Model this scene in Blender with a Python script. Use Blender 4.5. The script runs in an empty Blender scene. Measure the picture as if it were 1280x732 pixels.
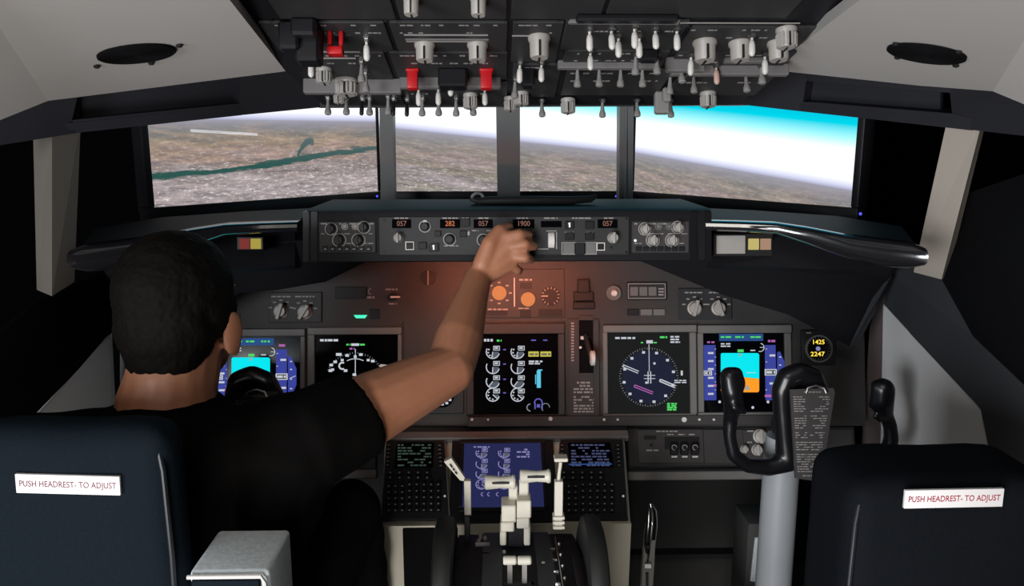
import bpy, bmesh, math, random
from mathutils import Vector as V, Matrix as M
R = math.radians
rng = random.Random(7)
scene = bpy.context.scene
col = scene.collection

# ------------------------------------------------------------------ camera
CZ, PITCH, YAW, FPX = 1.40, R(-11.0), R(1.3), 1000.0
CAM = V((0, 0, CZ))
FWD = V((math.sin(YAW)*math.cos(PITCH), math.cos(YAW)*math.cos(PITCH), math.sin(PITCH)))
RGT = V((math.cos(YAW), -math.sin(YAW), 0))
UPV = RGT.cross(FWD)
cd = bpy.data.cameras.new('camera'); cam = bpy.data.objects.new('camera', cd); col.objects.link(cam)
cd.sensor_width = 36.0; cd.lens = 36.0*FPX/1280.0; cd.clip_start = .02
cam.matrix_world = M(((RGT.x, UPV.x, -FWD.x, 0), (RGT.y, UPV.y, -FWD.y, 0), (RGT.z, UPV.z, -FWD.z, CZ), (0, 0, 0, 1)))
scene.camera = cam

def ray(px, py):
    return RGT*((px-640)/FPX) + UPV*((366-py)/FPX) + FWD
def at(px, py, Y):
    d = ray(px, py); return CAM + d*(Y/d.y)
def atz(px, py, z):
    d = ray(px, py); return CAM + d*((z-CZ)/d.z)

# ------------------------------------------------------------------ materials
def mat(name, colr, rough=.5, metal=0., emit=None, es=1., noise=0., scale=40., bump=0., spec=.5, coat=0.):
    m = bpy.data.materials.new(name); m.use_nodes = True
    nt = m.node_tree; b = nt.nodes['Principled BSDF']
    c = tuple(colr)+(1,)
    b.inputs['Base Color'].default_value = c
    b.inputs['Roughness'].default_value = rough; b.inputs['Metallic'].default_value = metal
    b.inputs['Specular IOR Level'].default_value = spec
    if coat: b.inputs['Coat Weight'].default_value = coat
    if emit:
        b.inputs['Emission Color'].default_value = tuple(emit)+(1,); b.inputs['Emission Strength'].default_value = es
    if noise or bump:
        tc = nt.nodes.new('ShaderNodeTexCoord'); n = nt.nodes.new('ShaderNodeTexNoise')
        n.inputs['Scale'].default_value = scale; n.inputs['Detail'].default_value = 5
        nt.links.new(tc.outputs['Object'], n.inputs['Vector'])
        if noise:
            mx = nt.nodes.new('ShaderNodeMix'); mx.data_type = 'RGBA'
            mx.inputs[6].default_value = tuple(x*(1-noise) for x in colr)+(1,)
            mx.inputs[7].default_value = tuple(min(1, x*(1+noise)) for x in colr)+(1,)
            nt.links.new(n.outputs['Fac'], mx.inputs[0]); nt.links.new(mx.outputs[2], b.inputs['Base Color'])
        if bump:
            bp = nt.nodes.new('ShaderNodeBump'); bp.inputs['Strength'].default_value = bump; bp.inputs['Distance'].default_value = .002
            nt.links.new(n.outputs['Fac'], bp.inputs['Height']); nt.links.new(bp.outputs['Normal'], b.inputs['Normal'])
    return m

K = {}
K['panel'] = mat('panel_grey_paint', (0.0425, 0.0400, 0.0400), .55, noise=.10, scale=60, bump=.05, spec=0.25)
K['module'] = mat('module_grey_paint', (0.0300, 0.0300, 0.0320), .5, noise=.12, scale=50, spec=0.25)
K['overhead'] = mat('overhead_dark_paint', (0.0121, 0.0121, 0.0149), .55, noise=.15, scale=30, spec=0.2)
K['steplit'] = mat('overhead_step_lit', (0.1547, 0.1487, 0.1487), .5, noise=.15, scale=30, spec=0.25)  # light on the viewer-facing module edges, painted in as a paler grey
K['black'] = mat('black_plastic', (.008, .008, .010), .45, spec=0.3)
K['gloss'] = mat('glossy_black_plastic', (.006, .006, .008), .30, noise=.2, scale=25)
K['matte'] = mat('matte_black_paint', (.004, .004, .005), .9, spec=.1)
K['hood'] = mat('hood_black_vinyl', (.006, .006, .008), .6, bump=.12, scale=180, spec=.2)
K['vinyl'] = mat('satin_black_vinyl', (.012, .012, .014), .16, bump=.03, scale=40, spec=1., coat=.6)
K['bezel'] = mat('bezel_grey_paint', (0.1350, 0.1305, 0.1260), .5, noise=.08, scale=60)
K['bezeldark'] = mat('bezel_dark_paint', (0.0150, 0.0150, 0.0160), .5, spec=0.25)
K['glass'] = mat('screen_black_glass', (.002, .002, .003), .12, spec=.22)
K['glasssheen'] = mat('screen_glass_sheen_glow', (.004, .004, .005), .12, emit=(.017, .018, .017), es=.55, spec=.25)  # black glass with a faint grey glow in place of reflections
K['glassblue'] = mat('screen_blue_black', (.004, .004, .010), .15, emit=(.03, .035, .13), es=.6, spec=.1)
K['white'] = mat('white_marking_paint', (.62, .60, .58), .5)
K['tick'] = mat('panel_lettering_paint', (0.2880, 0.2720, 0.2640), .6)
K['bat'] = mat('ivory_toggle_plastic', (.62, .60, .57), .4, noise=.06, scale=90)
K['batgrey'] = mat('grey_toggle_plastic', (0.2430, 0.2340, 0.2250), .4, noise=.06, scale=90)
K['batpink'] = mat('pinkish_toggle_plastic', (.52, .34, .28), .4)
K['metal'] = mat('brushed_steel', (.45, .44, .43), .35, 1.0, noise=.15, scale=80)
K['chrome'] = mat('polished_steel', (.62, .60, .58), .18, 1.0)
K['cream'] = mat('cream_knob_plastic', (0.3450, 0.3225, 0.3000), .45, noise=.06, scale=60)
K['knob'] = mat('grey_knob_plastic', (0.3400, 0.3230, 0.3060), .42, noise=.08, scale=60)
K['red'] = mat('red_guard_plastic', (.50, .008, .012), .4)
K['liner'] = mat('ceiling_liner_grey', (.47, .455, .44), .75, noise=.05, scale=6, bump=.03, spec=0.2)
K['wall'] = mat('side_liner_white', (.72, .71, .71), .7, noise=.05, scale=5)
K['strip'] = mat('side_strip_mauve_grey', (.15, .115, .112), .6, noise=.08, scale=8)
K['sill'] = mat('sill_dark_grey_paint', (.052, .054, .060), .6, noise=.12, scale=12, spec=0.2)
K['header'] = mat('header_blue_grey_paint', (0.0175, 0.0180, 0.0225), .5, noise=.12, scale=14, spec=0.15)
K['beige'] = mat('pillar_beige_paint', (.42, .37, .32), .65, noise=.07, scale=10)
K['pillarshade'] = mat('pillar_beige_shaded', (0.1400, 0.1260, 0.1085), .65, noise=.07, scale=10)  # darker copy of the pillar beige, shade put into the left pillar's colour
K['postgrey'] = mat('post_grey_paint', (0.1500, 0.1500, 0.1500), .5, noise=.08, scale=16)
K['lever'] = mat('lever_cream_plastic', (.62, .59, .50), .45, noise=.05, scale=40)
K['pedestal'] = mat('pedestal_cream_paint', (.55, .52, .42), .5, noise=.06, scale=12)
K['seat'] = mat('seat_navy_fabric', (0.0052, 0.0092, 0.0141), .8, noise=.22, scale=240, bump=.22, spec=0.08)
K['seatright'] = mat('seat_charcoal_fabric', (0.0048, 0.0060, 0.0083), .8, noise=.22, scale=240, bump=.22, spec=0.08)
K['piping'] = mat('seat_piping', (.010, .012, .016), .45)
K['armrest'] = mat('armrest_grey_wool', (0.6760, 0.7267, 0.7605), .9, noise=.25, scale=160, bump=.3, spec=0.1)
K['label'] = mat('white_sticker_vinyl', (.82, .80, .80), .5)
K['redink'] = mat('red_print_ink', (.36, .02, .05), .5)
K['darkredink'] = mat('dark_red_print_ink', (.16, .03, .06), .5)
K['skin'] = mat('skin', (.36, .150, .082), .5, noise=.12, scale=30, bump=.06)
K['hair'] = mat('dark_brown_hair', (0.0042, 0.0033, 0.0027), .75, noise=.5, scale=160, bump=.5, spec=.08)
K['shirt'] = mat('black_cotton', (.0022, .0019, .0018), .9, noise=.25, scale=30, bump=.3, spec=0.05)
K['trouser'] = mat('black_trouser_cloth', (.007, .007, .008), .9, noise=.2, scale=40, spec=0.05)
K['shoe'] = mat('black_shoe_leather', (.012, .011, .010), .4)
K['column'] = mat('column_grey_paint', (0.3000, 0.3150, 0.3375), .45, noise=.05, scale=20)
K['placard'] = mat('placard_dark_film', (.050, .047, .047), .45)
K['floor'] = mat('dark_floor', (.006, .006, .006), .9, noise=.3, scale=20, spec=0.1)
K['kick'] = mat('footwell_dark_grey', (0.0616, 0.0616, 0.0616), .7, noise=.15, scale=8, spec=0.15)
K['room'] = mat('room_black_paint', (.0015, .0015, .0018), .9, spec=.03)
K['rearwall'] = mat('rear_wall_grey_paint', (.10, .10, .11), .8, spec=0.1)
def em(n, c, s): K[n] = mat(n+'_glow', (.004, .004, .004), .5, emit=c, es=s, spec=.05)
em('e_white', (.80, .84, .92), .68); em('e_grey', (.40, .44, .50), .5); em('e_green', (.10, .85, .16), .8)
em('e_cyan', (.0, .80, .88), 1.0); em('e_orange', (1., .34, .02), 1.0); em('e_tape', (.055, .075, .42), .75)
em('e_topblue', (.03, .10, .32), .7); em('e_magenta', (.75, .22, .75), .55); em('e_yellow', (.75, .68, .10), .7)
em('e_bar', (.12, .62, .85), .9); em('e_purple', (.20, .18, .75), .6); em('e_sec', (.17, .20, .26), .5)
em('e_digit', (1., .30, .12), .5); em('e_digitdim', (.8, .40, .30), .28); em('e_amber', (1., .72, .08), 1.3)
em('e_lamp', (.9, .93, 1.), 1.2); em('e_teal', (.08, .90, .55), 1.1); em('e_knob', (1., .30, .10), .75)
em('e_ndblue', (.03, .04, .10), .32); em('e_led', (.12, .12, 1.), 1.0); em('e_violet', (.42, .40, .80), .55)
em('e_cautred', (.36, .05, .04), .5); em('e_cautyel', (.62, .50, .08), .6); em('e_cautpink', (.62, .38, .26), .6)
em('e_cautyel2', (.75, .62, .22), .7); em('e_cdugreen', (.10, .16, .12), .35); em('e_cduviolet', (.14, .16, .34), .4)
em('e_dim', (.22, .25, .33), .4); em('e_pale', (.75, .70, .62), .5)

# ------------------------------------------------------------------ mesh builder
class MB:
    def __init__(s): s.v = []; s.f = []
    def add(s, vs, fs):
        n = len(s.v); s.v += [V(p) for p in vs]; s.f += [tuple(i+n for i in f) for f in fs]; return s
    def hexa(s, p):   # 8 points: bottom 4 ccw, top 4
        return s.add(p, [(3, 2, 1, 0), (4, 5, 6, 7), (0, 1, 5, 4), (1, 2, 6, 5), (2, 3, 7, 6), (3, 0, 4, 7)])
    def box(s, a, b, bevel=0, seg=2, mtx=None):
        x0, y0, z0 = [min(a[i], b[i]) for i in range(3)]; x1, y1, z1 = [max(a[i], b[i]) for i in range(3)]
        if not bevel:
            p = [V((x0, y0, z0)), V((x1, y0, z0)), V((x1, y1, z0)), V((x0, y1, z0)), V((x0, y0, z1)), V((x1, y0, z1)), V((x1, y1, z1)), V((x0, y1, z1))]
            if mtx: p = [mtx @ q for q in p]
            return s.hexa(p)
        bm = bmesh.new(); bmesh.ops.create_cube(bm, size=1)
        for q in bm.verts: q.co = V(((x0+x1)/2+q.co.x*(x1-x0), (y0+y1)/2+q.co.y*(y1-y0), (z0+z1)/2+q.co.z*(z1-z0)))
        bevel = min(bevel, .49*min(x1-x0, y1-y0, z1-z0))
        bmesh.ops.bevel(bm, geom=bm.edges[:], offset=bevel, segments=seg, affect='EDGES', profile=.5)
        return s.bm(bm, mtx)
    def bm(s, bm, mtx=None):
        bm.verts.index_update()
        vs = [(mtx @ q.co) if mtx else q.co.copy() for q in bm.verts]; fs = [[q.index for q in f.verts] for f in bm.faces]
        bm.free(); return s.add(vs, fs)
    def prism(s, pts, w0, w1):   # 2D polygon extruded along local z
        n = len(pts); a = sum(pts[i][0]*pts[(i+1) % n][1]-pts[(i+1) % n][0]*pts[i][1] for i in range(n))
        if a < 0: pts = pts[::-1]
        vs = [(p[0], p[1], w0) for p in pts]+[(p[0], p[1], w1) for p in pts]
        fs = [tuple(range(n))[::-1], tuple(range(n, 2*n))]+[(i, (i+1) % n, n+(i+1) % n, n+i) for i in range(n)]
        return s.add(vs, fs)
    def slab(s, pts, t):         # 3D polygon thickened by t behind its face
        pts = [V(p) for p in pts]; n = len(pts); nrm = V((0, 0, 0)); c = sum(pts, V())/n
        for i in range(n): nrm += (pts[i]-c).cross(pts[(i+1) % n]-c)
        nrm.normalize()
        if nrm.dot(CAM-c) < 0: pts = pts[::-1]; nrm = -nrm
        vs = pts+[p-nrm*t for p in pts]
        fs = [tuple(range(n)), tuple(range(n, 2*n))[::-1]]+[((i+1) % n, i, n+i, n+(i+1) % n) for i in range(n)]
        return s.add(vs, fs)
    def loft(s, rings, close=True):
        n = len(rings[0]); o = len(s.v); vs = [p for r in rings for p in r]; fs = []
        for k in range(len(rings)-1):
            for i in range(n):
                j = (i+1) % n; fs.append((k*n+i, k*n+j, (k+1)*n+j, (k+1)*n+i))
        if close: fs += [tuple(range(n))[::-1], tuple(range((len(rings)-1)*n, len(rings)*n))]
        return s.add(vs, fs)
    def tube(s, pts, rads, n=12, flat=1.0, side=None):
        pts = [V(p) for p in pts]; rings = []; prev = None
        for i, p in enumerate(pts):
            t = (pts[min(i+1, len(pts)-1)]-pts[max(i-1, 0)]).normalized()
            ref = prev if prev is not None else (V(side) if side is not None else (V((0, 0, 1)) if abs(t.z) < .9 else V((1, 0, 0))))
            a = (ref-t*ref.dot(t)).normalized(); b = t.cross(a); prev = a
            r = rads[i] if hasattr(rads, '__len__') else rads
            rings.append([p+a*(r*math.cos(2*math.pi*k/n))+b*(r*flat*math.sin(2*math.pi*k/n)) for k in range(n)])
        return s.loft(rings)
    def cyl(s, p0, p1, r0, r1=None, n=16):
        return s.tube([p0, p1], [r0, r0 if r1 is None else r1], n)
    def capsule(s, p0, p1, r0, r1, n=16):
        p0, p1 = V(p0), V(p1); d = (p1-p0).normalized(); pts = []; rr = []
        for k in (85, 60, 35, 12): pts.append(p0-d*r0*math.sin(R(k))); rr.append(r0*math.cos(R(k)))
        pts += [p0, p1]; rr += [r0, r1]
        for k in (12, 35, 60, 85): pts.append(p1+d*r1*math.sin(R(k))); rr.append(r1*math.cos(R(k)))
        return s.tube(pts, rr, n)
    def chain(s, pts, rads, n=16):
        for i in range(len(pts)-1): s.capsule(pts[i], pts[i+1], rads[i], rads[i+1], n)
        return s
    def ell(s, c, r, rot=None, n=20, m=12):
        c = V(c); rings = []
        for k in range(m+1):
            a = -math.pi/2+math.pi*(k+.02 if k == 0 else k-.02 if k == m else k)/m
            ring = []
            for i in range(n):
                b = 2*math.pi*i/n; p = V((r[0]*math.cos(a)*math.cos(b), r[1]*math.cos(a)*math.sin(b), r[2]*math.sin(a)))
                ring.append(c+(rot @ p if rot else p))
            rings.append(ring)
        return s.loft(rings)
    def lathe(s, c, axis, prof, n=20):  # prof [(r,h)]
        c, ax = V(c), V(axis).normalized(); ref = V((1, 0, 0)) if abs(ax.x) < .9 else V((0, 0, 1))
        a = (ref-ax*ref.dot(ax)).normalized(); b = ax.cross(a)
        return s.loft([[c+ax*h+a*(r*math.cos(2*math.pi*i/n))+b*(r*math.sin(2*math.pi*i/n)) for i in range(n)] for r, h in prof])
    def build(s, name, m, parent=None, world=False, smooth=35, uv=None):
        vs = s.v
        if parent is not None and world:
            inv = WM[parent.name].inverted(); vs = [inv @ p for p in vs]
        me = bpy.data.meshes.new(name); me.from_pydata([tuple(p) for p in vs], [], s.f); me.update()
        bm = bmesh.new(); bm.from_mesh(me); bmesh.ops.recalc_face_normals(bm, faces=bm.faces[:]); bm.to_mesh(me); bm.free()
        return link(name, me, m, parent, smooth)

WM = {}
def link(name, me, m, parent=None, smooth=35):
    if smooth and len(me.polygons):
        me.polygons.foreach_set('use_smooth', [True]*len(me.polygons)); me.set_sharp_from_angle(angle=R(smooth))
    o = bpy.data.objects.new(name, me); col.objects.link(o); me.materials.clear(); me.materials.append(m)
    WM[o.name] = M.Identity(4)
    if parent is not None: o.parent = parent; WM[o.name] = WM[parent.name].copy()
    return o
def remesh(mb, name, voxel, m, parent=None, world=True, it=6, bumpy=None, fac=.5):
    me = bpy.data.meshes.new(name); me.from_pydata([tuple(p) for p in mb.v], [], mb.f); me.update()
    bm = bmesh.new(); bm.from_mesh(me); bmesh.ops.recalc_face_normals(bm, faces=bm.faces[:]); bm.to_mesh(me); bm.free()
    o = bpy.data.objects.new(name+'_temporary', me); col.objects.link(o)
    r = o.modifiers.new('r', 'REMESH'); r.mode = 'VOXEL'; r.voxel_size = voxel
    if it:
        sm = o.modifiers.new('s', 'SMOOTH'); sm.iterations = it; sm.factor = fac
    bpy.context.view_layer.update()
    dg = bpy.context.evaluated_depsgraph_get(); me2 = bpy.data.meshes.new_from_object(o.evaluated_get(dg))
    bpy.data.objects.remove(o); bpy.data.meshes.remove(me); me2.name = name
    if bumpy:
        nn = [(q.co.copy(), q.normal.copy()) for q in me2.vertices]; flat = []
        for c_, n_ in nn: flat += list(c_+n_*bumpy(c_))
        me2.vertices.foreach_set('co', flat); me2.update()
    if parent is not None and world: me2.transform(WM[parent.name].inverted())
    return link(name, me2, m, parent, 80)
def thing(name, label, cat, mtx=None, loc=None, group=None):
    o = bpy.data.objects.new(name, None); col.objects.link(o); o.empty_display_size = .02
    mtx = mtx if mtx is not None else M.Translation(V(loc if loc is not None else (0, 0, 0)))
    o.matrix_world = mtx; WM[o.name] = mtx.copy(); o['label'] = label; o['category'] = cat
    if group: o['group'] = group
    return o
def struct(name, mb, m):
    o = mb.build(name, m); o['kind'] = 'structure'; return o

_txt = {}
def text_geo(st):
    if st not in _txt:
        c = bpy.data.curves.new('t', 'FONT'); c.body = st; c.size = 1; c.align_x = 'CENTER'; c.align_y = 'CENTER'; c.resolution_u = 3; c.offset = .012
        o = bpy.data.objects.new('t', c); col.objects.link(o); bpy.context.view_layer.update()
        me = bpy.data.meshes.new_from_object(o.evaluated_get(bpy.context.evaluated_depsgraph_get()))
        vs = [q.co.copy() for q in me.vertices]; fs = [tuple(p.vertices) for p in me.polygons]
        bpy.data.objects.remove(o); bpy.data.curves.remove(c); bpy.data.meshes.remove(me)
        _txt[st] = (vs, fs)
    return _txt[st]

# ------------------------------------------------------------------ frames (planes in the cockpit)
class Frame:
    base = False
    def __init__(s, O, u, v):
        s.O = V(O); s.u = V(u).normalized(); s.v = V(v); s.v = (s.v-s.u*s.v.dot(s.u)).normalized(); s.w = s.u.cross(s.v)
        s.m = M(((s.u.x, s.v.x, s.w.x, s.O.x), (s.u.y, s.v.y, s.w.y, s.O.y), (s.u.z, s.v.z, s.w.z, s.O.z), (0, 0, 0, 1)))
    def uv(s, px, py, w=0.):
        d = ray(px, py); t = (s.O+s.w*w-CAM).dot(s.w)/d.dot(s.w); p = CAM+d*t-s.O
        return p.dot(s.u), p.dot(s.v)
    def sc(s, px, py):
        a = s.uv(px-.5, py); b = s.uv(px+.5, py); return math.hypot(b[0]-a[0], b[1]-a[1])
    def at(s, px, py, w=0.):
        a = s.uv(px, py, w); return s.O+s.u*a[0]+s.v*a[1]+s.w*w
    def sub(s, px, py, w=0.): return Frame(s.at(px, py, w), s.u, s.v)
    def box(s, mb, x0, y0, x1, y1, w0, w1, bevel=0, seg=1):
        cx, cy = (x0+x1)/2, (y0+y1)/2; wr = w0 if s.base else max(w0, w1)
        ua = s.uv(x0, cy, wr)[0]; ub = s.uv(x1, cy, wr)[0]; va = s.uv(cx, y1, wr)[1]; vb = s.uv(cx, y0, wr)[1]
        mb.box((ua, va, w0), (ub, vb, w1), bevel, seg); return mb
    def poly(s, mb, pts, w0, w1): mb.prism([s.uv(*p, max(w0, w1)) for p in pts], w0, w1); return mb
    def frame(s, mb, x0, y0, x1, y1, t, w0, w1):
        s.box(mb, x0, y0, x1, y0+t, w0, w1); s.box(mb, x0, y1-t, x1, y1, w0, w1)
        s.box(mb, x0, y0+t, x0+t, y1-t, w0, w1); s.box(mb, x1-t, y0+t, x1, y1-t, w0, w1); return mb
    def knob(s, mb, px, py, r, w0, h, taper=.85, n=20, grip=False):
        u, v = s.uv(px, py, w0); r = r*s.sc(px, py)
        mb.lathe((u, v, w0), (0, 0, 1), [(r, 0), (r, h*.15), (r*.93*taper, h*.3), (r*.9*taper, h*.92), (r*.8*taper, h)], n)
        if grip: mb.box((u-r*.22, v-r*.95, w0+h*.3), (u+r*.22, v+r*.95, w0+h*1.25), r*.1)
        return mb
    def disc(s, mb, px, py, r, w0, w1, n=24):
        u, v = s.uv(px, py, w0); r *= s.sc(px, py); mb.lathe((u, v, 0), (0, 0, 1), [(r, w0), (r, w1)], n); return mb
    def ring(s, mb, px, py, ro, ri, w0, w1, a0=0, a1=360, n=28):
        u, v = s.uv(px, py, w0); k = s.sc(px, py); ro *= k; ri *= k
        n = max(4, int(n*abs(a1-a0)/360)); pr = []
        for i in range(n+1):
            a = R(a0+(a1-a0)*i/n); c, q = math.cos(a), math.sin(a)
            pr.append([(u+ri*c, v+ri*q, w0), (u+ro*c, v+ro*q, w0), (u+ro*c, v+ro*q, w1), (u+ri*c, v+ri*q, w1)])
        mb.loft(pr); return mb
    def sector(s, mb, px, py, r, a0, a1, w0, w1, n=10):
        u, v = s.uv(px, py, w0); r *= s.sc(px, py)
        mb.prism([(u, v)]+[(u+r*math.cos(R(a0+(a1-a0)*i/n)), v+r*math.sin(R(a0+(a1-a0)*i/n))) for i in range(n+1)], w0, w1); return mb
    def line(s, mb, x0, y0, x1, y1, t, w0, w1):
        a = V(s.uv(x0, y0, w0)); b = V(s.uv(x1, y1, w0)); d = (b-a).normalized(); n = V((-d.y, d.x))*(t*s.sc(x0, y0)/2)
        mb.prism([tuple(a+n), tuple(a-n), tuple(b-n), tuple(b+n)], w0, w1); return mb
    def text(s, mb, st, px, py, h, w, rot=0., stretch=1.):
        vs, fs = text_geo(st); u, v = s.uv(px, py, w); k = h*s.sc(px, py)/.72; c, q = math.cos(rot), math.sin(rot)
        mb.add([(u+k*(p.x*stretch*c-p.y*q), v+k*(p.x*stretch*q+p.y*c), w) for p in vs], fs); return mb
    def scrib(s, mb, x0, y0, x1, y1, rows, w, fill=.75, th=.55):
        hh = (y1-y0)/rows
        for i in range(rows):
            x = x0; cy = y0+hh*(i+.5)
            while x < x1-1:
                L = rng.uniform(2.5, 8); e = min(x1, x+L)
                if rng.random() < fill: s.box(mb, x, cy-hh*th/2, e, cy+hh*th/2, w, w+.0003)
                x = e+rng.uniform(.8, 1.8)
        return mb

X = V((1, 0, 0))
def tilt(px, py, Y, deg): return Frame(at(px, py, Y), X, (0, math.sin(R(deg)), math.cos(R(deg))))

# ================================================================== room shell
mb = MB(); mb.box((-2.4, -2.6, -.1), (2.4, 3.4, 0)); struct('floor', mb, K['floor'])
mb = MB(); mb.box((-2.4, -2.6, 2.6), (2.4, 3.4, 2.7)); struct('ceiling', mb, K['room'])
mb = MB(); mb.box((-2.5, -2.6, 0), (-2.4, 3.4, 2.6)); struct('wall_left', mb, K['room'])
mb = MB(); mb.box((2.4, -2.6, 0), (2.5, 3.4, 2.6)); struct('wall_right', mb, K['room'])
mb = MB(); mb.box((-2.4, 3.3, 0), (2.4, 3.4, 2.6)); struct('wall_front', mb, K['room'])
mb = MB(); mb.box((-2.4, -2.7, 0), (2.4, -2.6, 2.6)); struct('wall_back', mb, K['rearwall'])

# ================================================================== outside-view screens
def screen_material(name, F, horizon, river=None, green=0.):
    """picture on a monitor: ground, haze and sky, tilted with the aircraft's bank"""
    m = bpy.data.materials.new(name); m.use_nodes = True; nt = m.node_tree; N = nt.nodes; L = nt.links
    N.clear(); out = N.new('ShaderNodeOutputMaterial'); e = N.new('ShaderNodeEmission'); L.new(e.outputs[0], out.inputs[0])
    tc = N.new('ShaderNodeTexCoord'); sp = N.new('ShaderNodeSeparateXYZ'); L.new(tc.outputs['Object'], sp.inputs[0])
    def mth(op, a, b=None, cl=False):
        n = N.new('ShaderNodeMath'); n.operation = op; n.use_clamp = cl
        for i, q in enumerate((a, b)):
            if q is None: continue
            if isinstance(q, (int, float)): n.inputs[i].default_value = q
            else: L.new(q, n.inputs[i])
        return n.outputs[0]
    def ramp(fac, stops):
        n = N.new('ShaderNodeValToRGB'); el = n.color_ramp.elements
        while len(el) < len(stops): el.new(.5)
        for q, (p, c) in zip(el, stops): q.position = p; q.color = tuple(c)+(1,)
        L.new(fac, n.inputs[0]); return n.outputs[0]
    def mix(f, a, b):
        n = N.new('ShaderNodeMix'); n.data_type = 'RGBA'
        for i, q in ((0, f), (6, a), (7, b)):
            if isinstance(q, (int, float)): n.inputs[i].default_value = q
            elif isinstance(q, tuple): n.inputs[i].default_value = q+(1,)
            else: L.new(q, n.inputs[i])
        return n.outputs[2]
    U, Vv = sp.outputs[0], sp.outputs[1]
    (ua, va), (ub, vb) = F.uv(*horizon[0]), F.uv(*horizon[1])
    k = (vb-va)/(ub-ua)
    d = mth('SUBTRACT', Vv, mth('ADD', mth('MULTIPLY', U, k), va-k*ua))     # height above the horizon
    # ground texture, squashed towards the horizon
    cmb = N.new('ShaderNodeCombineXYZ'); L.new(U, cmb.inputs[0]); L.new(mth('MULTIPLY', d, 3.2), cmb.inputs[1])
    def noise(scale, det, rough=.6):
        n = N.new('ShaderNodeTexNoise'); n.inputs['Scale'].default_value = scale; n.inputs['Detail'].default_value = det
        n.inputs['Roughness'].default_value = rough; L.new(cmb.outputs[0], n.inputs['Vector']); return n.outputs['Fac']
    cm2 = N.new('ShaderNodeCombineXYZ'); L.new(U, cm2.inputs[0]); L.new(mth('MULTIPLY', d, 7.0), cm2.inputs[1])
    def noise2(scale, det, rough=.6):
        n = N.new('ShaderNodeTexNoise'); n.inputs['Scale'].default_value = scale; n.inputs['Detail'].default_value = det
        n.inputs['Roughness'].default_value = rough; L.new(cm2.outputs[0], n.inputs['Vector']); return n.outputs['Fac']
    n1, n2, n3 = noise2(5, 5), noise(52, 5, .8), noise2(11, 6, .78)
    far = mth('ADD', mth('DIVIDE', mth('MULTIPLY', d, -1.), .20), mth('MULTIPLY', mth('SUBTRACT', n1, .5), .75), True)
    base = ramp(far, [(0, (.15, .16, .15)), (.10, (.13, .14, .085)), (.24, (.36, .25, .12)), (.40, (.40, .27, .20)), (.56, (.30, .25, .24)), (.74, (.46, .39, .40)), (1, (.36, .31, .31))])
    if green: base = mix(mth('MULTIPLY', ramp(noise2(3.5, 4), [(.47, (0, 0, 0)), (.58, (1, 1, 1))]), green), base, (.17, .19, .05))
    def mul(a, b):
        n = N.new('ShaderNodeMix'); n.data_type = 'RGBA'; n.blend_type = 'MULTIPLY'; n.inputs[0].default_value = 1.
        L.new(a, n.inputs[6]); L.new(b, n.inputs[7]); return n.outputs[2]
    base = mul(base, ramp(n3, [(.32, (.42, .42, .44)), (.46, (.85, .85, .85)), (.56, (1.1, 1.08, 1.06)), (.68, (1.75, 1.68, 1.65))]))
    base = mix(.2 if river else .5, base, mul(ramp(n3, [(.3, (.30, .27, .28)), (.7, (.30, .27, .28))]), ramp(n3, [(.32, (.5, .5, .52)), (.5, (1, 1, 1)), (.68, (1.6, 1.55, 1.55))])))
    speck = ramp(n2, [(.55, (0, 0, 0)), (.64, (1, 1, 1))])
    dark = ramp(n2, [(.32, (1, 1, 1)), (.46, (0, 0, 0))])
    near = mth('DIVIDE', mth('MULTIPLY', d, -1.), .16, True)
    base = mix(mth('MULTIPLY', dark, .6), base, (.10, .09, .085))
    base = mix(mth('MULTIPLY', speck, mth('MULTIPLY', near, .95)), base, (.95, .90, .94))
    if river:
        for pts, wid in river:
            fc = N.new('ShaderNodeFloatCurve'); cm = fc.mapping; cv = cm.curves[0]
            uvp = [F.uv(*p) for p in pts]; u0, u1 = F.uv(185, 250)[0], F.uv(475, 240)[0]
            if len(uvp) > 2:
                for _ in range(len(uvp)-2): cv.points.new(.5, .5)
            for pt, (a, b) in zip(cv.points, uvp): pt.location = ((a-u0)/(u1-u0), b/.5)
            cm.update()
            L.new(mth('DIVIDE', mth('SUBTRACT', U, u0), u1-u0), fc.inputs['Value'])
            wob = mth('MULTIPLY', mth('SUBTRACT', n3, .5), .035)
            dist = mth('ABSOLUTE', mth('ADD', mth('SUBTRACT', Vv, mth('MULTIPLY', fc.outputs[0], .5)), wob))
            msk = mth('SUBTRACT', 1.0, mth('DIVIDE', dist, wid), True)
            inside = mth('MULTIPLY', mth('GREATER_THAN', U, uvp[0][0]), mth('LESS_THAN', U, uvp[-1][0]))
            msk = mth('MULTIPLY', ramp(msk, [(.0, (0, 0, 0)), (.35, (1, 1, 1))]), inside)
            base = mix(msk, base, (.028, .095, .082))
        # pale strip of salt flats near the horizon
        (a, b), (c, q) = F.uv(238, 163), F.uv(322, 168)
        dd = mth('ABSOLUTE', mth('SUBTRACT', Vv, mth('ADD', mth('MULTIPLY', U, (q-b)/(c-a)), b-(q-b)/(c-a)*a)))
        msk = mth('MULTIPLY', mth('LESS_THAN', dd, .0032), mth('MULTIPLY', mth('GREATER_THAN', U, a), mth('LESS_THAN', U, c)))
        base = mix(mth('MULTIPLY', msk, mth('MULTIPLY', n3, 1.5, True)), base, (.85, .82, .80))
    hz = mth('DIVIDE', mth('MULTIPLY', d, -1.), .11, True)
    ground = mix(ramp(hz, [(0, (1, 1, 1)), (.10, (.62, .62, .62)), (.30, (.26, .26, .26)), (1, (0, 0, 0))]), base, (.36, .35, .42))
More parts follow.
